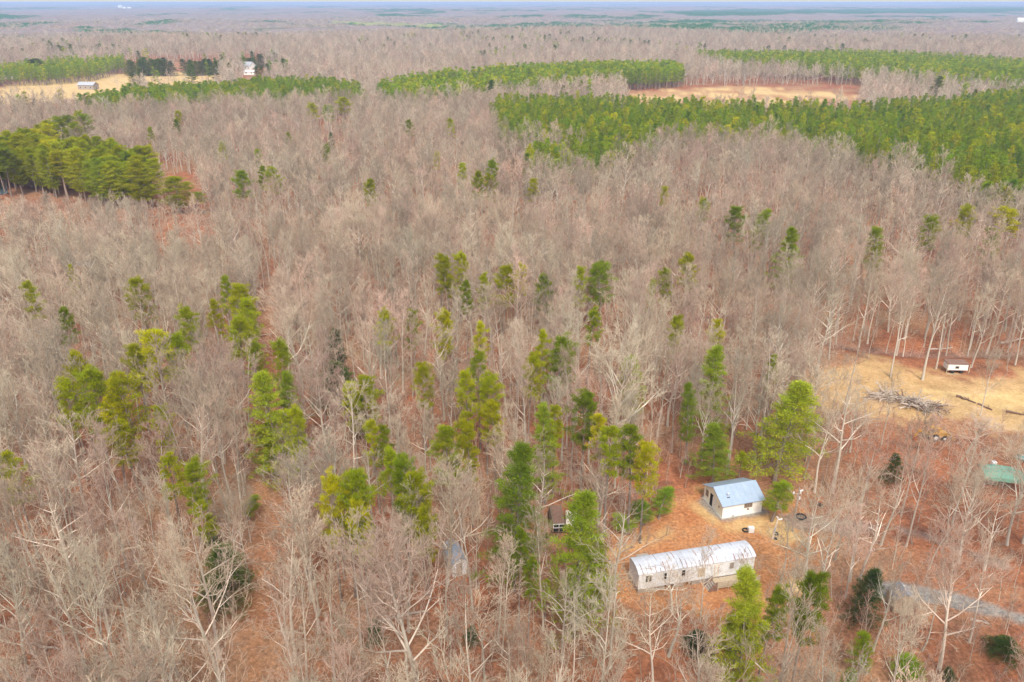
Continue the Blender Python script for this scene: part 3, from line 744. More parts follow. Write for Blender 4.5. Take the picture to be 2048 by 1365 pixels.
def add_pine(k, x, y, H, wm, group):
    v = PINE[k][random.randrange(len(PINE[k]))]
    wf = (wm/W0[k])/(H/18.)
    nm, look = NAMES[k]
    if H < 6: nm, look = ('evergreen_shrub', 'low dark evergreen shrub') if k == 'cedar' else ('pine_sapling', 'small bright green young pine')
    elif H < 12 and k != 'cedar': look = 'short '+look
    elif wm > W0[k]*1.08: look = 'wide '+look
    put_tree(nm, v, x, y, H, 18., wf, look, '', 'shrub' if nm == 'evergreen_shrub' else 'tree', group)
for k, px, ty, wpx, H in pl:
    if H == 0: continue
    k = KK[k]; x, y = (float(v) for v in P(px, ty, H))
    _, _, dep = proj(x, y, H*.75); wm = wpx/(FPX/float(dep))
    wm *= 1.36 if k == 'white' else 1.15
    if wpx > 15: pine_rects.append((px-wpx*.62, ty-4, px+wpx*.62, ty+wpx*1.25, math.hypot(x, y)-1))
    occupied.append((x, y, max(1.6, wm*.36) if H > 8 else wm*.5)); n_pine += 1
    add_pine(k, x, y, H, wm, 'evergreens scattered through the wood')

# evergreen grove on the left and the strip of pines beyond it
def poly_points(poly, cell, jit=.45, squash=1.):
    xs = [p[0] for p in poly]; ys = [p[1] for p in poly]
    X, Y = np.meshgrid(np.arange(min(xs), max(xs), cell), np.arange(min(ys), max(ys), cell*squash)); X = X.ravel(); Y = Y.ravel()
    X = X+rng.uniform(-jit, jit, len(X))*cell; Y = Y+rng.uniform(-jit, jit, len(X))*cell*squash
    k = inpoly(X, Y, poly); return X[k], Y[k]
gx, gy = poly_points(grove, 5.8)
for x, y in zip(gx, gy):
    px, py, _ = proj(x, y, 10.)
    if px < -90: continue
    H = random.uniform(16, 21); add_pine(random.choice(['old', 'old', 'old', 'loblolly']), float(x), float(y), H, random.uniform(8.5, 11.5), 'evergreens of the grove on the left'); n_pine += 1
strip = [(-25, 306), (0, 300), (25, 285), (48, 272), (68, 262), (84, 258), (98, 262), (118, 244), (134, 240), (150, 234), (165, 236), (10, 290), (40, 285), (60, 275), (110, 255), (140, 250)]
for px, ty in strip:
    x, y = (float(v) for v in P(px, ty, 18)); add_pine('loblolly', x, y, random.uniform(18.5, 21), random.uniform(9, 11.5), 'pines in the strip behind the grove'); n_pine += 1
    occupied.append((x, y, 4))

# plantations
def scaled(n, lo, hi, wlo=.9, whi=1.15):
    s = rng.uniform(lo, hi, n); w_ = rng.uniform(wlo, whi, n); return np.stack([s*w_, s*w_, s], -1)
px_, py_ = [], []
near_all = []
for k in ('near', 'spur'):
    x, y = poly_points(SW[k], 4.3, .42); near_all += list(zip(x, y))
near_all = np.array(near_all)
q = proj(near_all[:, 0], near_all[:, 1], 10.)
near_all = near_all[(q[0] > -60) & (q[0] < 2130)]
near_all = near_all[rng.random(len(near_all)) > .1]
order = np.argsort(np.hypot(near_all[:, 0], near_all[:, 1])); near_all = near_all[order]
n_ind = max(0, 300-n_pine)
for x, y in near_all[:n_ind]:
    add_pine('plant', float(x), float(y), random.uniform(12, 17.5), random.uniform(4.4, 6.2), 'nearest pines of the plantation')
r = near_all[n_ind:]
far = np.hypot(r[:, 0], r[:, 1]) > 420
for sel, pro, nm in ((~far, PM, 'a'), (far, PF, 'b')): pass
X = r[:, 0]; Y = r[:, 1]
ex = rng.random(len(X)) < .07
s3 = scaled(len(X), 12/18, 18/18, .95, 1.25)
scatter('pine_plantation', PM+LM, X, Y, terr(X, Y)-.2, rng.uniform(0, 6.28, len(X)), s3, np.where(ex, 4+rng.integers(0, 3, len(X)), rng.integers(0, 4, len(X))),
        'bright green pine plantation filling the right of the middle distance', 'plantation')
for k, cell, nm, lab in (('hill', 4.2, 'pine_plantation', 'young pine plantation in front of the tan field on the left'),
                         ('middle', 4.6, 'pine_plantation', 'long pine plantation beyond the wood left of the clearcut'),
                         ('far right', 5.6, 'pine_plantation', 'large pine plantation behind the clearcut on the right'),
                         ('far left', 5.6, 'pine_plantation', 'dark green pine plantation behind the tan field at far left')):
    X, Y = poly_points(SW[k], cell, .45)
    gap = grid_noise(X, Y, 16, 21) > .84
    X = X[~gap]; Y = Y[~gap]
    hs = SH[k]/18
    scatter(nm, PM if k == 'hill' else PF, X, Y, terr(X, Y)-.2, rng.uniform(0, 6.28, len(X)), scaled(len(X), hs*.8, hs*1.12, 1.15, 1.6), rng.integers(0, 3, len(X)), lab, 'plantation')

# dark evergreens round the far farm, things one can tell apart
far_ev = []
for x0, x1, yt, h, n, row in ((256, 345, 152, 17, 15, 'in the tall row behind the tan field'), (372, 437, 151, 17, 11, 'in the row right of the hedge gap'), (478, 568, 137, 14, 15, 'round the long grey roofed farmhouse'),
                        (100, 150, 114, 14, 7, 'above the dark plantation at far left'), (0, 50, 120, 14, 6, 'beside the left edge near the horizon plantation'), (155, 240, 113, 14, 10, 'in the loose row above the tan field'), (60, 95, 157, 19, 6, 'in the clump right of the white farmhouse')):
    for i in range(n):
        px = x0+(x1-x0)*(i+.5)/n+random.uniform(-3, 3); x, y = (float(v) for v in P(px, yt+random.uniform(-2, 1.5), 0)); far_ev.append((x, y, h*random.uniform(.8, 1.15), row, i))
fe = [f for f in far_ev]
ORD = ['first', 'second', 'third', 'fourth', 'fifth', 'sixth', 'seventh', 'eighth', 'ninth', 'tenth', 'eleventh', 'twelfth', 'thirteenth', 'fourteenth', 'fifteenth', 'sixteenth', 'seventeenth', 'eighteenth', 'nineteenth', 'twentieth']
for i, (x, y, h, row, kk) in enumerate(fe):
    me = DF[i % 3]; o = link('evergreen_tree', me, None, (x, y, float(terr(x, y))-.3), (0, 0, random.uniform(0, 6.28)), (h/18*2.1, h/18*2.1, h/18))
    tag(o, ORD[kk]+' dark evergreen from the left '+row, 'tree', 'dark evergreens round the far farm')

# ------------------------------------------------------------------ the hardwood
X, Y = jitter_grid(44, 230, 4.3)
ok = open_mask(X, Y)
nz = grid_noise(X, Y, 14, 31)
ok &= rng.random(len(X)) < np.clip(.62+.75*nz, 0, 1)
hs = rng.normal(15.4, 3.0, len(X)).clip(8.5, 20.5)
ok &= ~blocked(X, Y, hs)
for ox, oy, orr in occupied: ok &= (X-ox)**2+(Y-oy)**2 > orr**2
X = X[ok]; Y = Y[ok]; hs = hs[ok]
tx, ty, _ = proj(X, Y, hs); bx, by, _ = proj(X, Y, 0.)
inview = (ty < 1365-20) & (tx > 10) & (tx < 2038)
dist = np.hypot(X, Y); score = np.where(inview, dist, 1e9)
order = np.argsort(score); n_hand = sum(1 for q in labelled if q[2] == 'bare tree')
nb = 300-n_hand; ind = order[:nb]; rest = order[nb:]
pv = rng.choice(len(HB), len(X), p=[.2, .16, .18, .1, .16, .08, .12])
for i in ind:
    v = HB[pv[i]]
    put_tree('bare_tree', v, float(X[i]), float(Y[i]), float(hs[i]), v[4], random.uniform(.78, 1.2), v[3], 'bare tree', 'tree', 'bare hardwood trees of the wood', lean=(random.gauss(0, .03), random.gauss(0, .03)))
s = hs[rest]/np.array([HB[k][4] for k in pv[rest]]); wf = rng.uniform(.9, 1.15, len(rest))
scatter('hardwood_forest', [h[2] for h in HB], X[rest], Y[rest], terr(X[rest], Y[rest])-.2, rng.uniform(0, 6.28, len(rest)), np.stack([s*wf, s*wf, s], -1), pv[rest],
        'bare grey pink winter hardwood forest covering most of the scene', 'forest')
hard_near = (X, Y)
# middle and far hardwood
def hardwood(dmin, dmax, cell, protos, w_, name, label):
    X, Y = jitter_grid(dmin, dmax, cell, 1.04); ok = open_mask(X, Y)
    nz = grid_noise(X, Y, 22, 31); nz2 = grid_noise(X, Y, 70, 33)
    ok &= rng.random(len(X)) < np.clip(.55+.9*nz, 0, 1)
    hs = (rng.normal(15.2, 2.8, len(X))+ (nz2-.5)*5).clip(9, 19)
    gx0, gy0, _ = proj(X, Y, 0.); fr = (gx0 < 400) & (gy0 > 400) & (gy0 < 520)
    hs = np.where(fr, np.minimum(hs, height_for(X, Y, 388+rng.random(len(X))*24)), hs); ok &= hs > 2.5
    ok &= ~blocked(X, Y, hs)
    for ox, oy, orr in occupied:
        if math.hypot(ox, oy) > dmin-20: ok &= (X-ox)**2+(Y-oy)**2 > (orr*1.3)**2
    # keep the line of sight to the tops of hand placed pines a little clearer
    X = X[ok]; Y = Y[ok]; hs = hs[ok]; s = hs/17.5; wf = rng.uniform(.9, 1.2, len(X))*w_
    scatter(name, protos, X, Y, terr(X, Y)-.2, rng.uniform(0, 6.28, len(X)), np.stack([s*wf, s*wf, s], -1), rng.integers(0, len(protos), len(X)), label, 'forest')
    return len(X)
n1 = hardwood(230, 560, 4.9, HM, 1.05, 'hardwood_forest', 'hazy brown hardwood forest of the middle distance')
n2 = hardwood(560, 1900, 7.2, HF, 1.35, 'hardwood_forest', 'mauve grey hardwood forest towards the horizon')
n3 = hardwood(1900, 3300, 15, HF, 2.4, 'hardwood_forest', 'pale violet hardwood forest far beyond the plantations')
# evergreens sprinkled through the far wood
X, Y = jitter_grid(560, 1900, 60, 1.04); ok = open_mask(X, Y) & (grid_noise(X, Y, 160, 41) > .5) & (rng.random(len(X)) < .55); X = X[ok]; Y = Y[ok]
cl = []
for x, y in zip(X, Y):
    for _ in range(rng.integers(1, 6)): cl.append((x+rng.normal(0, 10), y+rng.normal(0, 7)))
cl += [(float(a), float(b)) for px in list(range(920, 1090, 5))+list(range(1090, 1270, 4)) for a, b in [P(px, 72+(px-920)*.035+random.uniform(-2, 3), 15)] if random.random() < .7]
cl = np.array(cl); cl = cl[open_mask(cl[:, 0], cl[:, 1])]; cq = proj(cl[:, 0], cl[:, 1], 0.); cl = cl[~((cq[0] > 1230) & (cq[0] < 1760) & (cq[1] > 130))]
scatter('evergreen_clumps', DF+PF, cl[:, 0], cl[:, 1], terr(cl[:, 0], cl[:, 1])-.2, rng.uniform(0, 6.28, len(cl)), scaled(len(cl), .85, 1.15, 1.1, 1.5), rng.integers(0, 6, len(cl)),
        'small dark evergreen clumps scattered through the far hardwood', 'trees')
# saplings and brush
X, Y = jitter_grid(46, 260, 2.5); ok = ~inpoly(X, Y, yard) & ~inpoly(X, Y, straw) & (dseg(X, Y, track) > 2.0) & (dseg(X, Y, drive) > 1.8)
ok &= ~blocked(X, Y, np.full(len(X), 5.)) & (rng.random(len(X)) < np.clip(grid_noise(X, Y, 10, 51)*1.4-.1, .15, .95))
ok |= inpoly(X, Y, thin) & ~inpoly(X, Y, straw) & (dseg(X, Y, drive) > 1.8) & (rng.random(len(X)) < .6) & ~blocked(X, Y, np.full(len(X), 4.))
for q in SW.values(): ok &= ~inpoly(X, Y, q)
X = X[ok]; Y = Y[ok]
scatter('saplings', SP, X, Y, terr(X, Y)-.1, rng.uniform(0, 6.28, len(X)), scaled(len(X), .45, 1.15, .9, 1.4), rng.integers(0, 3, len(X)), 'thin pinkish saplings and brush growing under the bare trees', 'saplings')

# ------------------------------------------------------------------ far canopy to the horizon
def canopy():
    ang = np.radians(np.arange(-40, 40.01, .14)); rad = np.concatenate([1750*np.exp(np.linspace(0, math.log(30000/1750), 330))])
    A, R_ = np.meshgrid(ang, rad); x = R_*np.sin(A); y = R_*np.cos(A)
    g = lambda s, sd: grid_noise(x, y, s, sd)
    lift = np.clip((R_-1750)/150, 0, 1)
    z = terr(x, y)+lift*(8+6*g(18, 61)+6*g(45, 62)+6*(g(160, 63)-.3)) + 6*np.clip(R_/12000, 0, 1)*(g(500, 64)-.5)
    # evergreen blocks: elongated stands
    ev = np.clip((g(420, 65)*.55+grid_noise(x, y, 140, 66)*.45-.60)*14, 0, 1)
    for poly in ([(640, 46), (900, 50), (1100, 54), (1300, 62), (1180, 66), (1000, 64), (850, 60), (700, 52)],
                 [(840, 60), (940, 53), (1180, 47), (1260, 62), (1150, 66), (1000, 64)],
                 [(1200, 46), (1360, 42), (1440, 44), (1430, 62), (1260, 60)],
                 [(1280, 30), (1400, 22), (1700, 20), (2060, 14), (2060, 26), (1700, 30), (1400, 36)],
                 [(0, 73), (80, 73), (75, 81), (0, 82)], [(990, 33), (1090, 32), (1090, 36), (990, 37)], [(0, 52), (60, 53), (55, 56), (0, 56)],
                 [(1530, 66), (1640, 58), (1650, 64), (1560, 74)]):
        ev = np.maximum(ev, np.clip(-sdist(x, y, wpoly(poly, 12))/12, 0, 1))
    yl = np.clip(-sdist(x, y, wpoly([(650, 47), (760, 47), (900, 52), (860, 56), (740, 52)], 12))/12, 0, 1)
    col = np.stack([ev, yl, g(30, 67), np.ones_like(ev)], -1).reshape(-1, 4)
    nr, na = A.shape; i = np.arange(nr-1)[:, None]*na+np.arange(na-1)[None]
    F = np.stack([i, i+na, i+na+1, i+1], -1).reshape(-1, 4)
    m, t, n, l = M('distant tree canopy')
    at = N(t, 'ShaderNodeAttribute'); at.attribute_name = 'tint'; sp = N(t, 'ShaderNodeSeparateColor'); l.new(at.outputs['Color'], sp.inputs[0])
    ge = N(t, 'ShaderNodeNewGeometry'); f = noise(t, ge.outputs['Position'], .06, 6, .7); f2 = noise(t, ge.outputs['Position'], .004, 4, .6)
    c = ramp(t, f, [(.3, (.13,.105,.09)), (.5, (.22,.18,.15)), (.7, (.32,.265,.22))])
    c = mixc(t, mapr(t, f2, .4, .65, 0, .6), c, (.24,.17,.15))
    gr = ramp(t, f, [(.3, (.015,.07,.02)), (.7, (.035,.12,.03))])
    c = mixc(t, sp.outputs[0], c, gr); c = mixc(t, sp.outputs[1], c, (.25,.30,.08))
    finish(t, c, 1, f, .6, 4, 0, 0)
    me = mesh_np('distant_forest', np.stack([x, y, z], -1).reshape(-1, 3), None, F, [m], None, col)
    tag(link('distant_forest', me), 'blue mauve canopy of unbroken forest reaching the horizon', 'forest', None, 'stuff')
canopy()

# ------------------------------------------------------------------ materials for built things
WHITE = plain('white painted wall', (.84,.83,.78), .6, .05, 2.5)
WHITE_SHADED = plain('white side wall with painted shade', (.76,.75,.62), .6, .08, 2)  # white gable away from the sun, its yellowish shade put into the colour
TIN = plain('grey metal roof with painted sky blue', (.36,.45,.55), .45, .12, 1.2, .3, .5, (.42,.48,.55))  # blue of the sky reflected in the cottage roof is put into the colour
GALV = plain('weathered pale metal sheet', (.60,.62,.66), .5, .14, 2.2, .15, .4, (.45,.42,.40))
SIDING = plain('grey white aluminium siding', (.74,.75,.74), .5, .14, 1.4, 0, .4, (.56,.55,.50))
GREYW = plain('weathered grey wood', (.38,.32,.26), .85, .3, 5)
TANW = plain('tan weathered wood', (.50,.40,.27), .85, .25, 5)
RUST = plain('rust', (.34,.11,.045), .9, .35, 7)
RUSTB = plain('rusty brown roof', (.24,.14,.10), .85, .35, 3, dirt=(.16,.10,.08))
DARK = plain('dark window glass', (.03,.035,.04), .15, .3, 4, 0, .6)
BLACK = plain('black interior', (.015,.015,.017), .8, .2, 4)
FRAME = plain('white window frame', (.70,.70,.66), .5, .08, 5)
CONC = plain('pale concrete', (.44,.42,.37), .9, .2, 3)
BROWNW = plain('brown boarded window', (.22,.16,.11), .7, .3, 6)
YEL = plain('faded yellow machine paint', (.50,.26,.03), .6, .25, 3, dirt=(.24,.11,.05))
TYRE = plain('black rubber', (.03,.03,.03), .8, .2, 5)
GREEN = plain('faded green tarp', (.17,.33,.235), .8, .25, 1.2, dirt=(.30,.31,.25))
TEAL = plain('teal boat paint', (.16,.38,.36), .5, .15, 3)
GRAVR = plain('grey shingle roof', (.27,.265,.27), .8, .2, 5)
PINKW = plain('faded cream paint', (.70,.60,.50), .6, .12, 3)
GREYR = plain('pale grey roof', (.38,.385,.40), .6, .12, 2)
LOGM = plain('dead grey log', (.52,.43,.35), .9, .35, 4)
LOGD = plain('dark rotten log', (.20,.12,.085), .9, .35, 4)

def window(parent, wl, axis, u0, u1, z0, z1, t, out, glass=DARK, frame=FRAME, mull=1, name='window', label=None):
    """a window on a wall plane: axis 'x' wall runs along x at y=t ; 'y' wall runs along y at x=t ; out = outward sign"""
    d = .05*out
    def bx(m, a0, a1, c0, c1, e0, e1):
        lo, hi = sorted((t+e0*out, t+e1*out))
        return m.box(a0, a1, lo, hi, c0, c1) if axis == 'x' else m.box(lo, hi, a0, a1, c0, c1)
    p = bx(MB(), u0, u1, z0, z1, .004, .03).build(name, glass, parent)
    if label: p['label'] = label
    f = MB(); w_ = .07
    bx(f, u0-w_, u0, z0-w_, z1+w_, .004, .06); bx(f, u1, u1+w_, z0-w_, z1+w_, .004, .06)
    bx(f, u0, u1, z0-w_, z0, .004, .06); bx(f, u0, u1, z1, z1+w_, .004, .06); f.build('frame', frame, p)
    for i in range(mull):
        c = u0+(u1-u0)*(i+1)/(mull+1); bx(MB(), c-.025, c+.025, z0, z1, .031, .055).build('mullion', frame, p)
    return p

# ---- white cottage
x0, y0 = (float(v) for v in P(1443.6, 1038.6)); cot = thing('cottage', 'small white cottage with a blue grey metal gable roof standing in the yard', 'building', (x0, y0, 0), math.radians(15.5))
W_, D_ = 6.5, 5.6; RY, RZ, EZ = 2.75, 3.75, 2.45
MB().box(-.15, W_+.15, -.15, D_+.15, -.3, .12).build('foundation', CONC, cot)
MB().box(0, W_, 0, .15, .12, EZ).build('wall', WHITE, cot); MB().box(0, W_, D_-.15, D_, .12, EZ).build('wall', WHITE, cot)
for xx in (0, W_-.15):
    MB().prism([(.15, .12), (D_-.15, .12), (D_-.15, EZ), (RY, RZ-.02), (.15, EZ)], 'x', xx, xx+.15).build('wall', WHITE_SHADED if xx == 0 else WHITE, cot)
def slope(y_e, z_e, y_r, z_r, th, xa, xb):
    return MB().prism([(y_e, z_e), (y_r, z_r), (y_r, z_r+th), (y_e, z_e+th)], 'x', xa, xb)
k = (RZ-EZ)/RY
n_sheet = 8
for i in range(n_sheet):
    xa = -.3+(W_+.6)*i/n_sheet; xb = -.3+(W_+.6)*(i+1)/n_sheet-.012
    slope(-.35, EZ-.35*k+.02, RY+.06, RZ+.06, .05, xa, xb).build('roof_sheet', TIN, cot)
    kk2 = (RZ-EZ)/(D_-RY)
    slope(D_+.35, EZ-.35*kk2+.0, RY+.1, RZ-.12, .05, xa, xb).build('roof_sheet', TIN, cot)
MB().box(-.3, W_+.3, RY+.07, RY+.16, RZ-.12, RZ+.03).build('ridge_gap_shade', BLACK, cot)  # black strip standing in for the shaded gap where the two slopes step
window(cot, None, 'x', 3.55, 4.75, 1.35, 2.15, 0, -1, BROWNW, GREYW, 2)
MB().box(4.0, 4.28, -.14, -.002, .95, 1.12).build('vent', RUSTB, cot)
MB().box(1.6, 1.95, -.06, -.002, .2, .3).build('vent', RUSTB, cot)
window(cot, None, 'y', 4.35, 4.95, 1.05, 2.0, 0, -1, BROWNW, GREYW, 0)
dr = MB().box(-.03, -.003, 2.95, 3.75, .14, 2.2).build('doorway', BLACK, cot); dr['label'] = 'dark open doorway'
dd = MB().box(-.10, -.05, 2.0, 2.9, .2, 2.05).build('door', FRAME, cot); MB().box(-.14, -.10, 2.15, 2.2, 1.05, 1.15).build('handle', RUST, dd)
MB().box(-.16, -.002, .95, 1.1, 1.35, 1.65).build('meter_box', GREYW, cot)
sp_ = MB().tube((1.25, 1.1, 2.9), (1.25, 1.1, 3.55), .11, k=12).build('stovepipe', GALV, cot); MB().tube((1.25, 1.1, 3.56), (1.25, 1.1, 3.66), .17, .05, k=12).build('cap', GALV, sp_)
MB().box(1.0, 1.5, .85, .93, 2.86, 3.0).build('flashing', BLACK, cot)

# ---- mobile home
x0, y0 = (float(v) for v in P(1276, 1179, .8)); mh = thing('mobile_home', 'long grey white mobile home with a rounded rust streaked metal roof', 'building', (x0, y0, 0), math.radians(13.0))
L_, D_, Z0, Z1 = 16.2, 3.3, .75, 3.05
MB().box(.1, L_-.1, .1, D_-.1, Z0-.02, Z1-.05).build('core', GREYW, mh)
np_ = 24
for i in range(np_):
    a = L_*i/np_; b = L_*(i+1)/np_-.014
    MB().box(a, b, 0, .07, Z0, Z1).build('wall_panel', SIDING, mh)
for i in range(5):
    a = .075+(D_-.15)*i/5; b = .075+(D_-.15)*(i+1)/5-.012
    MB().box(0, .07, a, b, Z0, Z1).build('wall_panel', SIDING, mh); MB().box(L_-.07, L_, a, b, Z0, Z1).build('wall_panel', SIDING, mh)
MB().box(0, L_, D_-.07, D_, Z0, Z1).build('rear_wall', SIDING, mh)
def arch(y, n=9):
    return Z1+.62*(max(0, 1-((y-D_/2)/(D_/2+.12))**2))**.6
ys = np.linspace(-.1, D_+.1, 15)
end = [(y, arch(y)-.045) for y in ys]
for xx in (0.0, L_-.06): MB().prism([(-.05, Z1-.04)]+end[1:-1]+[(D_+.05, Z1-.04)], 'x', xx, xx+.06).build('end_cap', SIDING, mh)
NP = 27
pm = {}
for i in range(NP):
    a = -.1+(L_+.2)*i/NP; b = -.1+(L_+.2)*(i+1)/NP-.02
    q = [(y, arch(y)) for y in ys]; q2 = [(y, arch(y)+.03) for y in ys[::-1]]
    m_ = MB(); vs = []; n_ = len(ys)
    for (xx) in (a, b):
        vs += [(xx, y, arch(y)+.03) for y in ys]+[(xx, y, arch(y)) for y in ys]
    fs = []
    for j2 in range(n_-1):
        fs += [(j2, j2+1, 2*n_+j2+1, 2*n_+j2), (n_+j2+1, n_+j2, 3*n_+j2, 3*n_+j2+1), (j2+1, j2, n_+j2, n_+j2+1), (2*n_+j2, 2*n_+j2+1, 3*n_+j2+1, 3*n_+j2)]
    fs += [(0, 2*n_, 3*n_, n_), (n_-1, 2*n_-1, 4*n_-1, 3*n_-1)]
    pn = m_.add(vs, fs).build('roof_panel', GALV, mh)
    if random.random() < .85:      # a rust run down the seam, front and sometimes back
        for side in ((0, random.uniform(.5, 1.3)),) if random.random() < .6 else ((0, random.uniform(.3, .9)), (random.uniform(1.3, 2.2), random.uniform(2.3, 3.2))):
            yy = np.linspace(side[0]-.1, side[1], 6); sm = MB(); vs = []
            ww = random.uniform(.02, .06)
            for xx in (b-ww*.4, b+ww): vs += [(xx, y, arch(y)+.055) for y in yy]+[(xx, y, arch(y)+.028) for y in yy]
            fs = []
            for j2 in range(5): fs += [(j2, j2+1, 12+j2+1, 12+j2), (j2+1, j2, 6+j2, 6+j2+1), (12+j2, 12+j2+1, 18+j2+1, 18+j2)]
            fs += [(0, 12, 18, 6), (5, 11, 23, 17)]
            sm.add(vs, fs).build('seam', RUST if random.random() < .6 else BROWNW, pn)
for i in range(13):
    a = L_*i/13; MB().box(a+.02, a+L_/13-.02, .12, .18, -.5, Z0-.03).build('skirt_panel', GREYW, mh) if i not in (3, 5) else None
MB().box(.02, .1, .2, D_, -.5, Z0-.03).build('skirt_panel', GREYW, mh)
for a, b, g in ((.95, 1.75, DARK), (3.45, 3.8, DARK), (5.9, 6.35, DARK), (12.6, 13.2, GREYW)):
    window(mh, None, 'x', a, b, 1.75, 2.75, 0, -1, g, FRAME, 0 if b-a < .6 else 1)
dd = MB().box(10.45, 11.15, -.04, -.003, .85, 2.75).build('door', PINKW, mh); dd['label'] = 'cream door with three pale panels'
for q in range(3): MB().box(10.65, 10.95, -.07, -.041, 1.05+.55*q, 1.45+.55*q).build('door_panel', FRAME, dd)
MB().box(8.2, 9.2, -.03, -.003, 1.2, 2.6).build('patch_panel', TANW, mh)
# deck and stairs (they would move with nothing else: their own thing)
ca, sa = math.cos(math.radians(13)), math.sin(math.radians(13))
def onmh(u, v): return (x0+u*ca-v*sa, y0+u*sa+v*ca)
dk = thing('wooden_deck', 'weathered wooden deck with a low railing along the front of the mobile home', 'deck', (*onmh(10.2, -1.75), 0), math.radians(13))
for i in range(11): MB().box(0, 6.0, .02+i*.15, .02+i*.15+.135, .62, .66).build('plank', TANW, dk)
for i in range(5):
    for yy in (.06, ): MB().box(i*1.46+.02, i*1.46+.12, yy-.1, yy-.002, -.5, 1.45).build('post', TANW, dk)
for zz in (.85, 1.15, 1.4): MB().box(0, 6.0, -.10, -.062, zz, zz+.09).build('rail', TANW, dk)
MB().box(0, 6.0, -.058, -.012, .45, .6).build('fascia', TANW, dk)
st = thing('wooden_steps', 'brown wooden steps with a sloping side at the left end of the deck', 'steps', (*onmh(9.05, -1.7), 0), math.radians(13))
for i in range(4): MB().box(i*.28, i*.28+.27, .1, 1.3, i*.16, i*.16+.05).build('tread', GREYW, st)
for yy in (0, 1.32): MB().prism([(-.05, -.2), (1.13, -.2), (1.13, 1.35), (1.0, 1.35), (-.05, .1)], 'y', yy, yy+.06).build('side_board', RUSTB, st)
# ramp rail behind the left end
rl = thing('wooden_railing', 'pale pole railing running behind the left end of the mobile home', 'railing', (*onmh(-1.7, 3.0), 0), math.radians(13))
for i in range(4): MB().tube((i*1.75, 0, -.2), (i*1.75, 0, 1.05), .05).build('post', GREYW, rl)
MB().tube((-.1, 0, 1.02), (2.3, -.1, 1.0), .045).build('rail', TANW, rl); MB().tube((0, 2.2, 1.0), (5.5, 2.2, 1.15), .045).build('rail', TANW, rl)
for i in range(4): MB().tube((i*1.75, 2.2, -.2), (i*1.75, 2.2, 1.12), .05).build('post', GREYW, rl)
MB().box(3.9, 5.5, 2.3, 3.4, .9, .98).build('platform', GREYW, rl)
MB().tube((3.9, 2.25, .3), (5.4, 2.25, 1.0), .04).build('brace', TANW, rl)

def shed(name, label, cat, loc, rz, W, D, EZ, RZ, wall, roof, over=.2, axis='y', door=None, sheets=4, z0=0, wins=()):
    """gabled shed; ridge along local y, gable facing -y"""
    t = thing(name, label, cat, loc, rz)
    for xx in (0, W-.08): MB().box(xx, xx+.08, .08, D-.08, z0-.3, EZ).build('wall', wall, t)
    for yy in (0, D-.08): MB().prism([(0, z0-.3), (W, z0-.3), (W, EZ), (W/2, RZ-.03), (0, EZ)], 'y', yy, yy+.08).build('wall', wall, t)
    k = (RZ-EZ)/(W/2)
    for i in range(sheets):
        ya = -over+(D+2*over)*i/sheets; yb = -over+(D+2*over)*(i+1)/sheets-.015
        MB().prism([(-over, EZ-over*k+.02), (W/2-.004, RZ+.02), (W/2-.004, RZ+.07), (-over, EZ-over*k+.07)], 'y', ya, yb).build('roof_sheet', roof, t)
        MB().prism([(W+over, EZ-over*k+.02), (W/2+.004, RZ+.02), (W/2+.004, RZ+.07), (W+over, EZ-over*k+.07)], 'y', ya, yb).build('roof_sheet', roof, t)
    if door: MB().box(door[0], door[1], -.04, -.003, z0, door[2]).build('door', GREYW if wall is not GREYW else BROWNW, t)
    for a, b, c, d in wins: window(t, None, 'x', a, b, c, d, 0, -1, DARK, FRAME, 0)
    return t
# grey shed at the centre bottom
sx, sy = (float(v) for v in P(906, 1154)); sh = shed('shed', 'small weathered white grey shed half hidden behind the biggest bare tree', 'shed', (sx, sy, 0), math.radians(22), 2.0, 4.2, 2.1, 2.8, SIDING, TIN, .15, door=(.5, 1.3, 1.9))
# tan hut by the drive
sx, sy = (float(v) for v in P(1785, 1226)); hut = shed('hut', 'tiny tan grey gabled hut with white bits on its roof beside the gravel drive', 'shed', (sx, sy, 0), math.radians(-4), 2.5, 2.4, 1.95, 2.9, TANW, GRAVR, .12, sheets=3)
for i, (u, v_) in enumerate(((.75, 1.2), (1.3, .9), (1.5, 1.7))):
    j_ = MB().box(-.11, .11, -.08, .08, -.05, .09).build('plastic_jug', FRAME, None, (sx+u*.99+v_*.07, sy-u*.07+v_*.99, 2.62+(.2 if abs(u-1.25) < .3 else -.1)), i*1.1)
    tag(j_, ('white scrap lying left of the roof ridge on the tan grey hut', 'white scrap lying low in front on the roof of the tan grey hut', 'white scrap lying at the back on the roof of the tan grey hut')[i], 'scrap', 'white bits on the hut roof')

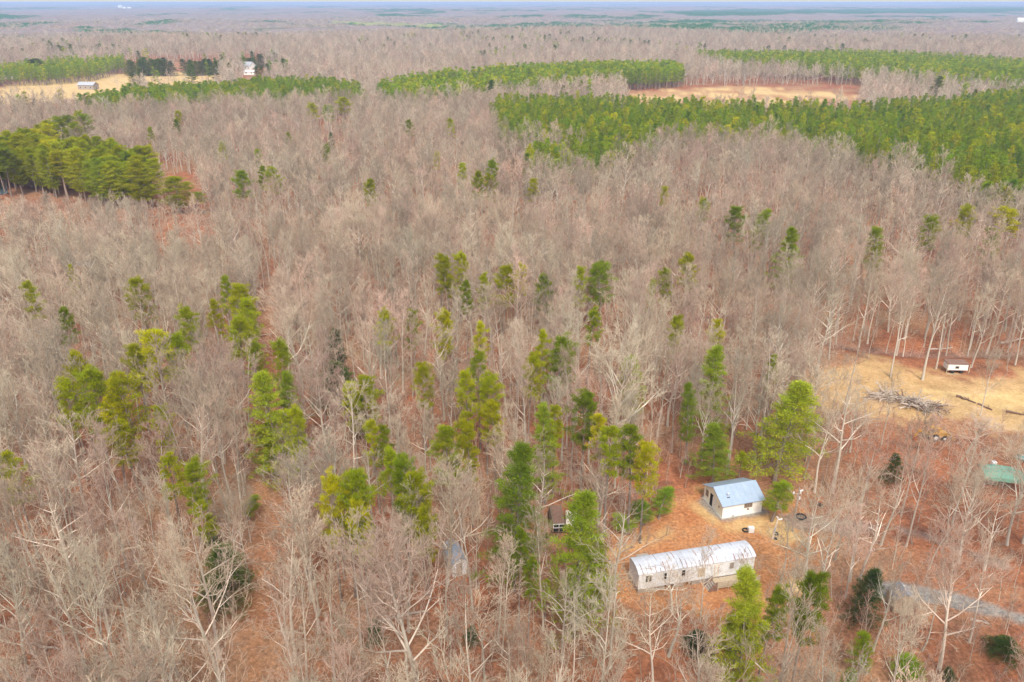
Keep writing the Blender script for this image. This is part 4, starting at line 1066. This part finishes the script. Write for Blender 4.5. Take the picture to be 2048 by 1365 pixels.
# ---- abandoned van under the pines, cream box trailer beside it
vx, vy = (float(v) for v in P(1104, 1071)); van = thing('abandoned_van', 'abandoned dark van with pale rear window frames under the tall pines', 'van', (vx, vy, 0), math.radians(4))
MB().prism([(0, .45), (1.95, .45), (2.0, 1.1), (1.85, 1.9), (1.65, 2.02), (.3, 2.02), (.1, 1.9), (-.05, 1.1)], 'y', .05, 4.4).build('body', BROWNW, van)
MB().prism([(.05, .5), (1.9, .5), (1.8, 1.15), (.15, 1.15)], 'y', 4.4, 5.2).build('bonnet', RUSTB, van)
MB().box(.3, 1.65, .2, 4.2, 2.02, 2.06).build('roof_panel', RUSTB, van)
for a, b in ((.22, .92), (1.02, 1.72)):
    w_ = MB().box(a, b, .0, .045, 1.3, 1.8).build('rear_window', DARK, van); MB().box(a-.07, b+.03, -.02, .044, 1.8, 1.88).build('frame', FRAME, w_); MB().box(a-.07, b+.03, -.02, .044, 1.2, 1.28).build('frame', FRAME, w_)
    MB().box(a-.08, a, -.02, .044, 1.28, 1.8).build('frame', FRAME, w_); MB().box(a+.02, b-.04, .0, .04, .6, 1.12).build('rear_door_panel', BLACK, van)
for xx in (-.02, 1.72):
    for yy in (.9, 4.1):
        wh = MB().tube((xx, yy, .34), (xx+.25, yy, .34), .36, k=16).build('wheel', TYRE, van); MB().tube((xx-.01, yy, .34), (xx+.26, yy, .34), .17, k=12).build('rim', RUST, wh)
for xx in (-.02, 1.9): MB().box(xx, xx+.1, -.04, .03, .85, 1.05).build('tail_light', RUST, van)
bx_, by_ = (float(v) for v in P(1131, 1072)); tr = thing('box_trailer', 'cream box trailer partly hidden by the feathery pine right of the dark van', 'trailer', (bx_, by_, 0), math.radians(-3))
MB().box(0, 1.7, 0, 3.4, .45, 2.0).build('body', PINKW, tr, bevel=.06); MB().box(.85, 1.62, -.03, -.002, .6, 1.85).build('door', FRAME, tr); MB().box(.1, .7, -.03, -.002, .55, 1.0).build('panel', RUST, tr)
for xx in (-.12, 1.66): MB().tube((xx, 1.7, .3), (xx+.16, 1.7, .3), .3, k=14).build('wheel', TYRE, tr)

# ---- poles and small things in the yard
ux, uy = (float(v) for v in P(1585, 1062)); h = float(height_for(ux, uy, 976)); up_ = thing('utility_pole', 'slim grey utility pole with white insulators right of the cottage', 'pole', (ux, uy, 0))
MB().tube((0, 0, -.3), (0, 0, h), .13, .09).build('pole', GREYW, up_)
ca_ = MB().box(-.75, .35, -.05, .05, h-1.05, h-.95).build('crossarm', GREYW, up_)
for a in (-.7, .25): MB().tube((a, 0, h-.94), (a, 0, h-.68), .11, .09).build('insulator', FRAME, ca_)
MB().tube((.12, -.1, h-.5), (.5, -.14, h-.25), .14, .10).build('lamp_head', FRAME, up_); MB().tube((.2, -.1, h-1.9), (.2, -.1, h-1.45), .1).build('transformer', FRAME, up_)
qx, qy = (float(v) for v in P(1545, 1077)); h = float(height_for(qx, qy, 1036)); mp = thing('meter_pole', 'short leaning white power pole with a meter box in the yard', 'pole', (qx, qy, 0)); mp.rotation_euler = (0, math.radians(6), 0)
MB().tube((0, 0, -.3), (0, 0, h), .11, .08).build('pole', PINKW, mp); MB().box(-.2, .02, -.22, -.11, 1.2, 2.0).build('meter_box', GREYR, mp)
MB().tube((-.05, 0, h), (-.3, 0, h+.22), .1, .06).build('weatherhead', FRAME, mp); MB().tube((.1, 0, h-.3), (.6, 0, h-.1), .09, .12).build('lamp_head', FRAME, mp)
MB().tube((.25, -.1, -.02), (.55, -.1, .1), .22).build('coil', TYRE, mp)
wx, wy = (float(v) for v in P(1497, 1067)); wb = thing('chest_freezer', 'square white discarded freezer standing in the yard below the cottage', 'freezer', (wx, wy, 0), math.radians(3))
MB().box(0, .82, 0, .6, 0, .72).build('cabinet', FRAME, wb, bevel=.02); MB().box(-.01, .83, -.01, .61, .735, .83).build('lid', FRAME, wb, bevel=.02); MB().box(.32, .5, -.05, -.012, .62, .68).build('handle', GALV, wb)
def tyre(nm, px, py, r, label, flat=True):
    x_, y_ = (float(v) for v in P(px, py)); t = thing(nm, label, 'tyre', (x_, y_, .02), 0, 'old tyres lying about')
    m_ = MB(); n_ = 18; vs = []; fs = []
    for i in range(n_):
        a = 2*PI*i/n_
        for j2 in range(6):
            b = 2*PI*j2/6; rr = r+.11*math.cos(b); vs.append((rr*math.cos(a), rr*math.sin(a), .11+.11*math.sin(b)))
    for i in range(n_):
        for j2 in range(6): fs.append((i*6+j2, ((i+1) % n_)*6+j2, ((i+1) % n_)*6+(j2+1) % 6, i*6+(j2+1) % 6))
    m_.add(vs, fs).build('rubber', TYRE, t)
tyre('tyre', 1491, 1062, .4, 'black tyre lying just left of the white freezer'); tyre('tyre', 1552, 1069, .3, 'black tyre beside the leaning meter pole')
tyre('tyre', 1602, 1035, .7, 'large dark tractor tyre on the ground right of the utility pole'); tyre('tyre', 1640, 1012, .35, 'small black tyre by the muddy track behind the utility pole')
fp = thing('fence_post', 'single thin dark fence post in the open yard left of the cottage', 'post', (*[float(v) for v in P(1333, 1071)], 0)); MB().tube((0, 0, -.2), (0, 0, 1.3), .05).build('post', BROWNW, fp); MB().tube((0, 0, 1.3), (0, 0, 1.36), .065).build('cap', BROWNW, fp)

# ---- white camper, brush pile, logs
kx, ky = (float(v) for v in P(1893, 747)); cp = thing('camper', 'small white camper with a rusty brown roof under trees by the straw field', 'camper', (kx, ky, 0), math.radians(-4))
MB().box(.1, 4.1, .1, 2.3, .55, 1.95).build('body', FRAME, cp, bevel=.08); MB().box(0, 4.2, .05, 2.5, 1.97, 2.1).build('roof', RUSTB, cp)
window(cp, None, 'x', 1.6, 2.2, 1.15, 1.55, .1, -1, DARK, GREYW, 0); MB().box(.4, 3.9, .07, .098, .6, .72).build('trim', RUSTB, cp)
for xx in (1.2, 2.9): MB().tube((xx, .0, .3), (xx, .2, .3), .32, k=14).build('wheel', TYRE, cp)
for xx in (-.15, 4.25): MB().box(xx, xx+.12, -.1, .0, -.2, 2.1).build('post', TANW, cp)
MB().box(-.1, 2.2, -.5, -.35, .0, .12).build('step', TANW, cp)

def limb_mesh(L, r, seed):
    R = random.Random(seed); m_ = MB(); p = Vector((0, 0, 0)); d = Vector((1, 0, 0)); n_ = 4
    for i in range(n_):
        q = p+d*L/n_; m_.tube(p, q, r*(1-i/n_*.5), r*(1-(i+1)/n_*.5), 6); d = (d+Vector((0, R.uniform(-.25, .25), R.uniform(-.15, .15)))).normalized(); p = q
        if i in (1, 2): m_.tube(p, p+Vector((R.uniform(.3, .8), R.choice((-1, 1))*R.uniform(.4, .9), R.uniform(-.1, .6))), r*.4, r*.15, 4)
    return m_.mesh('branch', [LOGM, LOGD, LOGM, GREYW][seed % 4])
limbs = [limb_mesh(random.uniform(2.2, 4.2), random.uniform(.07, .17), i) for i in range(9)]
pa = P(1752, 790); pb = P(1884, 822); bp = thing('brush_pile', 'long grey pile of cut branches and logs at the edge of the straw field', 'brush pile', (float(pa[0]), float(pa[1]), 0), 0)
for i in range(210):
    t = random.random(); dx, dy = float(pb[0]-pa[0]), float(pb[1]-pa[1]); wv = 1.3*math.sin(PI*min(max(t, .12), .88))
    zz = max(.06, (1-abs(random.gauss(0, .5)))*wv*.9)
    link('branch', limbs[i % 9], bp, (dx*t+random.gauss(0, .7)-1, dy*t+random.gauss(0, .6), zz), (random.gauss(0, .4), random.gauss(0, .28), random.uniform(0, 6.28) if random.random() < .5 else random.gauss(-.5, .5)), (random.uniform(.6, 1.2),)*3)
def log(pxa, pya, pxb, pyb, r, label, m=LOGD):
    a = P(pxa, pya); b = P(pxb, pyb); m_ = MB(); n_ = 5; A_ = Vector((float(a[0]), float(a[1]), r*.8)); B_ = Vector((float(b[0]), float(b[1]), r*.5)); D = B_-A_
    pr = A_.copy()
    for i in range(n_):
        q = A_+D*(i+1)/n_+Vector((random.gauss(0, .12), random.gauss(0, .12), 0)); m_.tube(pr-A_, q-A_, r*(1-.5*i/n_), r*(1-.5*(i+1)/n_), 8); pr = q
        if i in (2, 3): m_.tube(pr-A_, pr-A_+Vector((random.uniform(-.6, .6), random.choice((-1, 1))*.9, .25)), r*.35, r*.12, 5)
    o = m_.build('fallen_log', m, None, A_); tag(o, label, 'log', 'logs lying on the ground')
log(1912, 794, 1948, 806, .28, 'dark fallen log on the straw field, its left half before a tree'); log(1955, 810, 1982, 820, .26, 'reddish fallen log right of the lone tree on the straw field')
log(2012, 824, 2060, 834, .24, 'dark fallen log at the right edge of the straw field'); log(1798, 818, 1838, 806, .16, 'pale stripped log leaning on the brush pile', LOGM)
log(735, 1252, 850, 1222, .2, 'long pale fallen trunk behind the biggest bare tree', LOGM); log(1880, 1062, 1925, 1090, .2, 'dark log along the muddy track near the green shelter')
log(1240, 1040, 1262, 1052, .2, 'dark rotten log under the pines left of the yard'); log(1610, 693, 1660, 676, .2, 'white fallen trunk at the ravine behind the straw field', LOGM)
log(2000, 688, 2060, 676, .25, 'pale fallen trunk in the ravine at the right edge', LOGM); log(700, 568, 745, 574, .25, 'dark log in the small gap of bare ground mid wood')
log(515, 672, 548, 668, .12, 'thin pale log lying across the far stretch of dirt track', LOGM); log(1860, 700, 1905, 697, .2, 'pale fallen trunk behind the white camper', LOGM)
log(60, 1290, 120, 1300, .18, 'grey fallen log in the leaf litter at bottom left', LOGM); log(1940, 1240, 1985, 1252, .18, 'grey branch fallen below the gravel drive at right', LOGM)

# ---- backhoe
hx, hy = (float(v) for v in P(1862, 886)); bh = thing('backhoe', 'rusty yellow backhoe with a folded arm parked between bare trees', 'backhoe', (hx, hy, 0), math.radians(6))
MB().prism([(.3, .6), (2.9, .6), (2.9, 1.25), (1.5, 1.45), (.3, 1.45)], 'y', .5, 1.5).build('chassis', YEL, bh)
MB().box(1.6, 3.0, .55, 1.45, 1.26, 1.6).build('hood', YEL, bh, bevel=.05)
for xx in (.35, 1.45):
    for yy in (.5, 1.42): MB().box(xx, xx+.08, yy, yy+.08, 1.45, 2.35).build('cab_post', YEL, bh)
MB().box(.25, 1.6, .4, 1.6, 2.36, 2.44).build('cab_roof', YEL, bh); MB().box(.6, 1.0, .8, 1.2, 1.46, 1.95).build('seat', TYRE, bh)
for xx, r, yy in ((.9, .68, .2), (.9, .68, 1.55), (2.6, .42, .25), (2.6, .42, 1.5)):
    wh = MB().tube((xx, yy, r), (xx, yy+.32, r), r, k=20).build('wheel', TYRE, bh); MB().tube((xx, yy-.02, r), (xx, yy+.34, r), r*.55, k=16).build('rim', FRAME, wh)
bm_ = MB(); bm_.prism([(-2.1, 1.9), (-1.9, 2.15), (.3, 1.2), (.3, .9)], 'y', .88, 1.12).build('boom', YEL, bh)
MB().prism([(-2.1, 1.9), (-1.9, 2.1), (-2.4, .9), (-2.65, 1.0)], 'y', .9, 1.1).build('dipper_arm', YEL, bh)
MB().prism([(-2.75, .95), (-2.3, .9), (-2.1, .35), (-2.5, .1), (-2.95, .45)], 'y', .65, 1.35).build('bucket', RUST, bh)
MB().prism([(3.0, .9), (3.2, 1.05), (4.1, .55), (4.0, .35)], 'y', .5, .62).build('loader_arm', YEL, bh); MB().prism([(3.0, .9), (3.2, 1.05), (4.1, .55), (4.0, .35)], 'y', 1.38, 1.5).build('loader_arm', YEL, bh)
MB().prism([(4.0, .1), (4.75, .1), (4.2, .75), (4.0, .75)], 'y', .1, 1.9).build('loader_bucket', YEL, bh)
for yy in (.1, 1.8): MB().box(-.1, .15, yy, yy+.12, .0, 1.0).build('stabiliser_leg', YEL, bh)

# ---- green shelter, white box on its far side, boat
gx_, gy_ = (float(v) for v in P(1968, 972)); gs = thing('tarp_shelter', 'rounded shelter under a faded green tarp among bare trees at right', 'shelter', (gx_, gy_, 0), math.radians(-14))
for xx in (0, 2.6, 5.2):
    for yy in (0, 3.4): MB().tube((xx, yy, -.2), (xx, yy, 1.5), .05).build('post', GALV, gs)
n_ = 10; m_ = MB(); vs = []; fs = []
nu = 9
for i in range(nu):
    xx = -.3+5.8*i/(nu-1); sag = .5*(2*i/(nu-1)-1)**2
    for j2 in range(n_):
        t = PI*j2/(n_-1); vs.append((xx, 1.7-2.1*math.cos(t), 1.35+(1.25-sag)*math.sin(t)**.8+.05*math.sin(i*2.1+j2)))
m2 = len(vs); vs += [(a, b, c-.04) for a, b, c in vs]
for i in range(nu-1):
    for j2 in range(n_-1):
        a = i*n_+j2; fs += [(a, a+n_, a+n_+1, a+1), (m2+a, m2+a+1, m2+a+n_+1, m2+a+n_)]
m_.add(vs, fs).build('tarp', GREEN, gs)
MB().box(.6, 2.0, .6, 1.6, 0, .9).build('crate', GREYW, gs)
wx, wy = (float(v) for v in P(1984, 934)); wt = thing('water_tank', 'small bright white tank standing behind the green shelter', 'tank', (wx, wy, 0)); MB().box(0, .75, 0, .7, .0, .85).build('tank', FRAME, wt, bevel=.08); MB().tube((.37, .35, .85), (.37, .35, .98), .16, k=12).build('lid', GREYR, wt)
ox_, oy_ = (float(v) for v in P(2032, 918)); bt = thing('rowing_boat', 'teal and white rowing boat lying at the right edge of the photo', 'boat', (ox_, oy_, .0), math.radians(-38))
st_ = [(0, .02, .75), (.8, .5, .62), (2.0, .75, .55), (3.2, .7, .55), (4.0, .6, .55)]
m_ = MB(); vs = []
for xx, hw, zt in st_: vs += [(xx, -hw, zt), (xx, -hw*.75, .15), (xx, 0, .03), (xx, hw*.75, .15), (xx, hw, zt)]
fs = [(i*5+j2, (i+1)*5+j2, (i+1)*5+j2+1, i*5+j2+1) for i in range(4) for j2 in range(4)]+[(20, 21, 22, 23, 24)]
m2 = len(vs); vs += [(a*.97+.06, b*.92, c+.04) for a, b, c in vs]; fs += [tuple(m2+q for q in f[::-1]) for f in fs]
m_.add(vs, fs).build('hull', TEAL, bt)
for sg in (-1, 1): MB().prism([(0, .74), (.8, .60), (4.0, .54), (4.0, .62), (.8, .69), (0, .83)], 'y', *(sorted((sg*.62, sg*.7)))).build('gunwale', FRAME, bt)
for xx in (1.4, 2.8): MB().box(xx, xx+.25, -.6, .6, .4, .44).build('seat', FRAME, bt)

# ---- far farm buildings
def far_house(name, label, px, py, W, D, EZ, RZ, rz, wall, roof, wins=3, base=0, chim=False):
    x_, y_ = (float(v) for v in P(px, py)); t = shed(name, label, 'building', (x_, y_, float(terr(x_, y_))+base), rz, W, D, EZ, RZ, wall, roof, .6, sheets=8, door=(W*.45, W*.45+1.2, 2.1))
    for i in range(wins):
        yy = D*(i+.5)/wins
        for xx, sg in ((0, -1), (W, 1)): window(t, None, 'y', yy-.6, yy+.6, 1.2, 2.4, xx, sg, DARK, FRAME, 0)
    if chim: MB().box(W/2-.4, W/2+.4, D*.6, D*.6+.8, RZ-.5, RZ+1.3).build('chimney', RUSTB, t)
    return t
far_house('farmhouse', 'long grey roofed white farmhouse among dark evergreens on the far hill', 500, 140, 10, 23, 4.2, 8.2, math.radians(62), WHITE, GREYR, 5, 0, True)
far_house('outbuilding', 'low white roofed outbuilding below the long grey roofed farmhouse', 508, 150, 5, 11, 3.2, 4.6, math.radians(88), WHITE, FRAME, 2)
far_house('barn', 'long low barn with a pale grey roof at the near edge of the tan field', 187, 180, 8, 15, 4., 6.2, math.radians(80), GREYW, GREYR, 3)
far_house('farmhouse', 'small white farmhouse at the left edge beyond the tan field', 32, 159, 8, 14, 4.8, 7.2, math.radians(84), WHITE, GREYR, 3, 0, True)
far_house('farmhouse', 'tiny white house near the horizon at the far right edge', 2044, 58, 12, 16, 16, 22, math.radians(80), FRAME, FRAME, 2, 8)
for i, (px, lab) in enumerate(((245, 'left white shed of the three near the horizon at upper left'), (252, 'middle white shed of the three near the horizon at upper left'), (262, 'right white shed of the three near the horizon at upper left'))):
    far_house('far_building', lab, px, 22, 20, (36, 26, 30)[i], 24, 32, math.radians(88), FRAME, FRAME, 0, 8)
# pond glints
def pond(pts, label, z=.25):
    w_ = wpoly(pts); m, t, n, l = WATER
    me = bpy.data.meshes.new('pond'); me.from_pydata([(a, b, float(terr(a, b))+z) for a, b in w_], [], [tuple(range(len(w_)))]); me.materials.append(m)
    o = link('pond', me); tag(o, label, None, None, 'structure')
WATER = M('pond water'); b_ = finish(WATER[1], (.10,.13,.15), .12, None); b_.inputs['Specular IOR Level'].default_value = .8
pond([(-160, 402), (-60, 398), (-10, 394), (18, 388), (12, 376), (-10, 366), (-60, 362), (-160, 366)], 'pond surface reflecting white sky at the left edge below the grove')
pond([(140, 534), (185, 532), (186, 525), (165, 521), (142, 524)], 'small pool reflecting white sky in the wood')

# ------------------------------------------------------------------ labels of the single trees
from collections import defaultdict
cl_ = defaultdict(list)
for o, look, kindw, px, py, lab in labelled:
    if lab: continue
    cl_[(look+(' '+kindw if kindw else ''), where(px, py))].append((px, o, py))
for (lk, wh_), q in cl_.items():
    q.sort(key=lambda r: -r[2]); nr_ = (len(q)+9)//10
    for r_ in range(nr_):
        row = sorted(q[r_*len(q)//nr_:(r_+1)*len(q)//nr_], key=lambda r: r[0]); n_ = len(row)
        rn = '' if nr_ == 1 else ('nearest ' if r_ == 0 else 'farthest ' if r_ == nr_-1 else 'middle ' if nr_ == 3 else ORD[r_]+' ')+'rank, '
        for i, (px, o, py) in enumerate(row):
            if n_ == 1: pre = ''
            elif n_ == 2: pre = ('left ', 'right ')[i]
            elif n_ == 3: pre = ('left ', 'middle ', 'right ')[i]
            else: pre = ('leftmost ' if i == 0 else 'rightmost ' if i == n_-1 else ORD[i]+' ')
            w1 = (rn+pre+lk+' '+wh_).replace('just ', '') if len((rn+pre+lk+' '+wh_).split()) > 16 else rn+pre+lk+' '+wh_
            o['label'] = ' '.join(w1.replace('crowned ', '').replace('evergreen shrub', 'shrub').split()) if len(w1.split()) > 16 else w1

# ------------------------------------------------------------------ the air
hm, t_, n_2, l_2 = M('pale blue haze')
pv_ = N(t_, 'ShaderNodeVolumePrincipled'); pv_.inputs['Color'].default_value = (.50, .65, .93, 1); pv_.inputs['Density'].default_value = .00014; pv_.inputs['Anisotropy'].default_value = 0.
ho = N(t_, 'ShaderNodeOutputMaterial'); t_.links.new(pv_.outputs[0], ho.inputs[1])
hz = MB().box(-33000, 33000, -33000, 33000, -42, 71.5).build('haze', hm); tag(hz, 'thin blue haze lying over the whole forest', None, None, 'stuff')
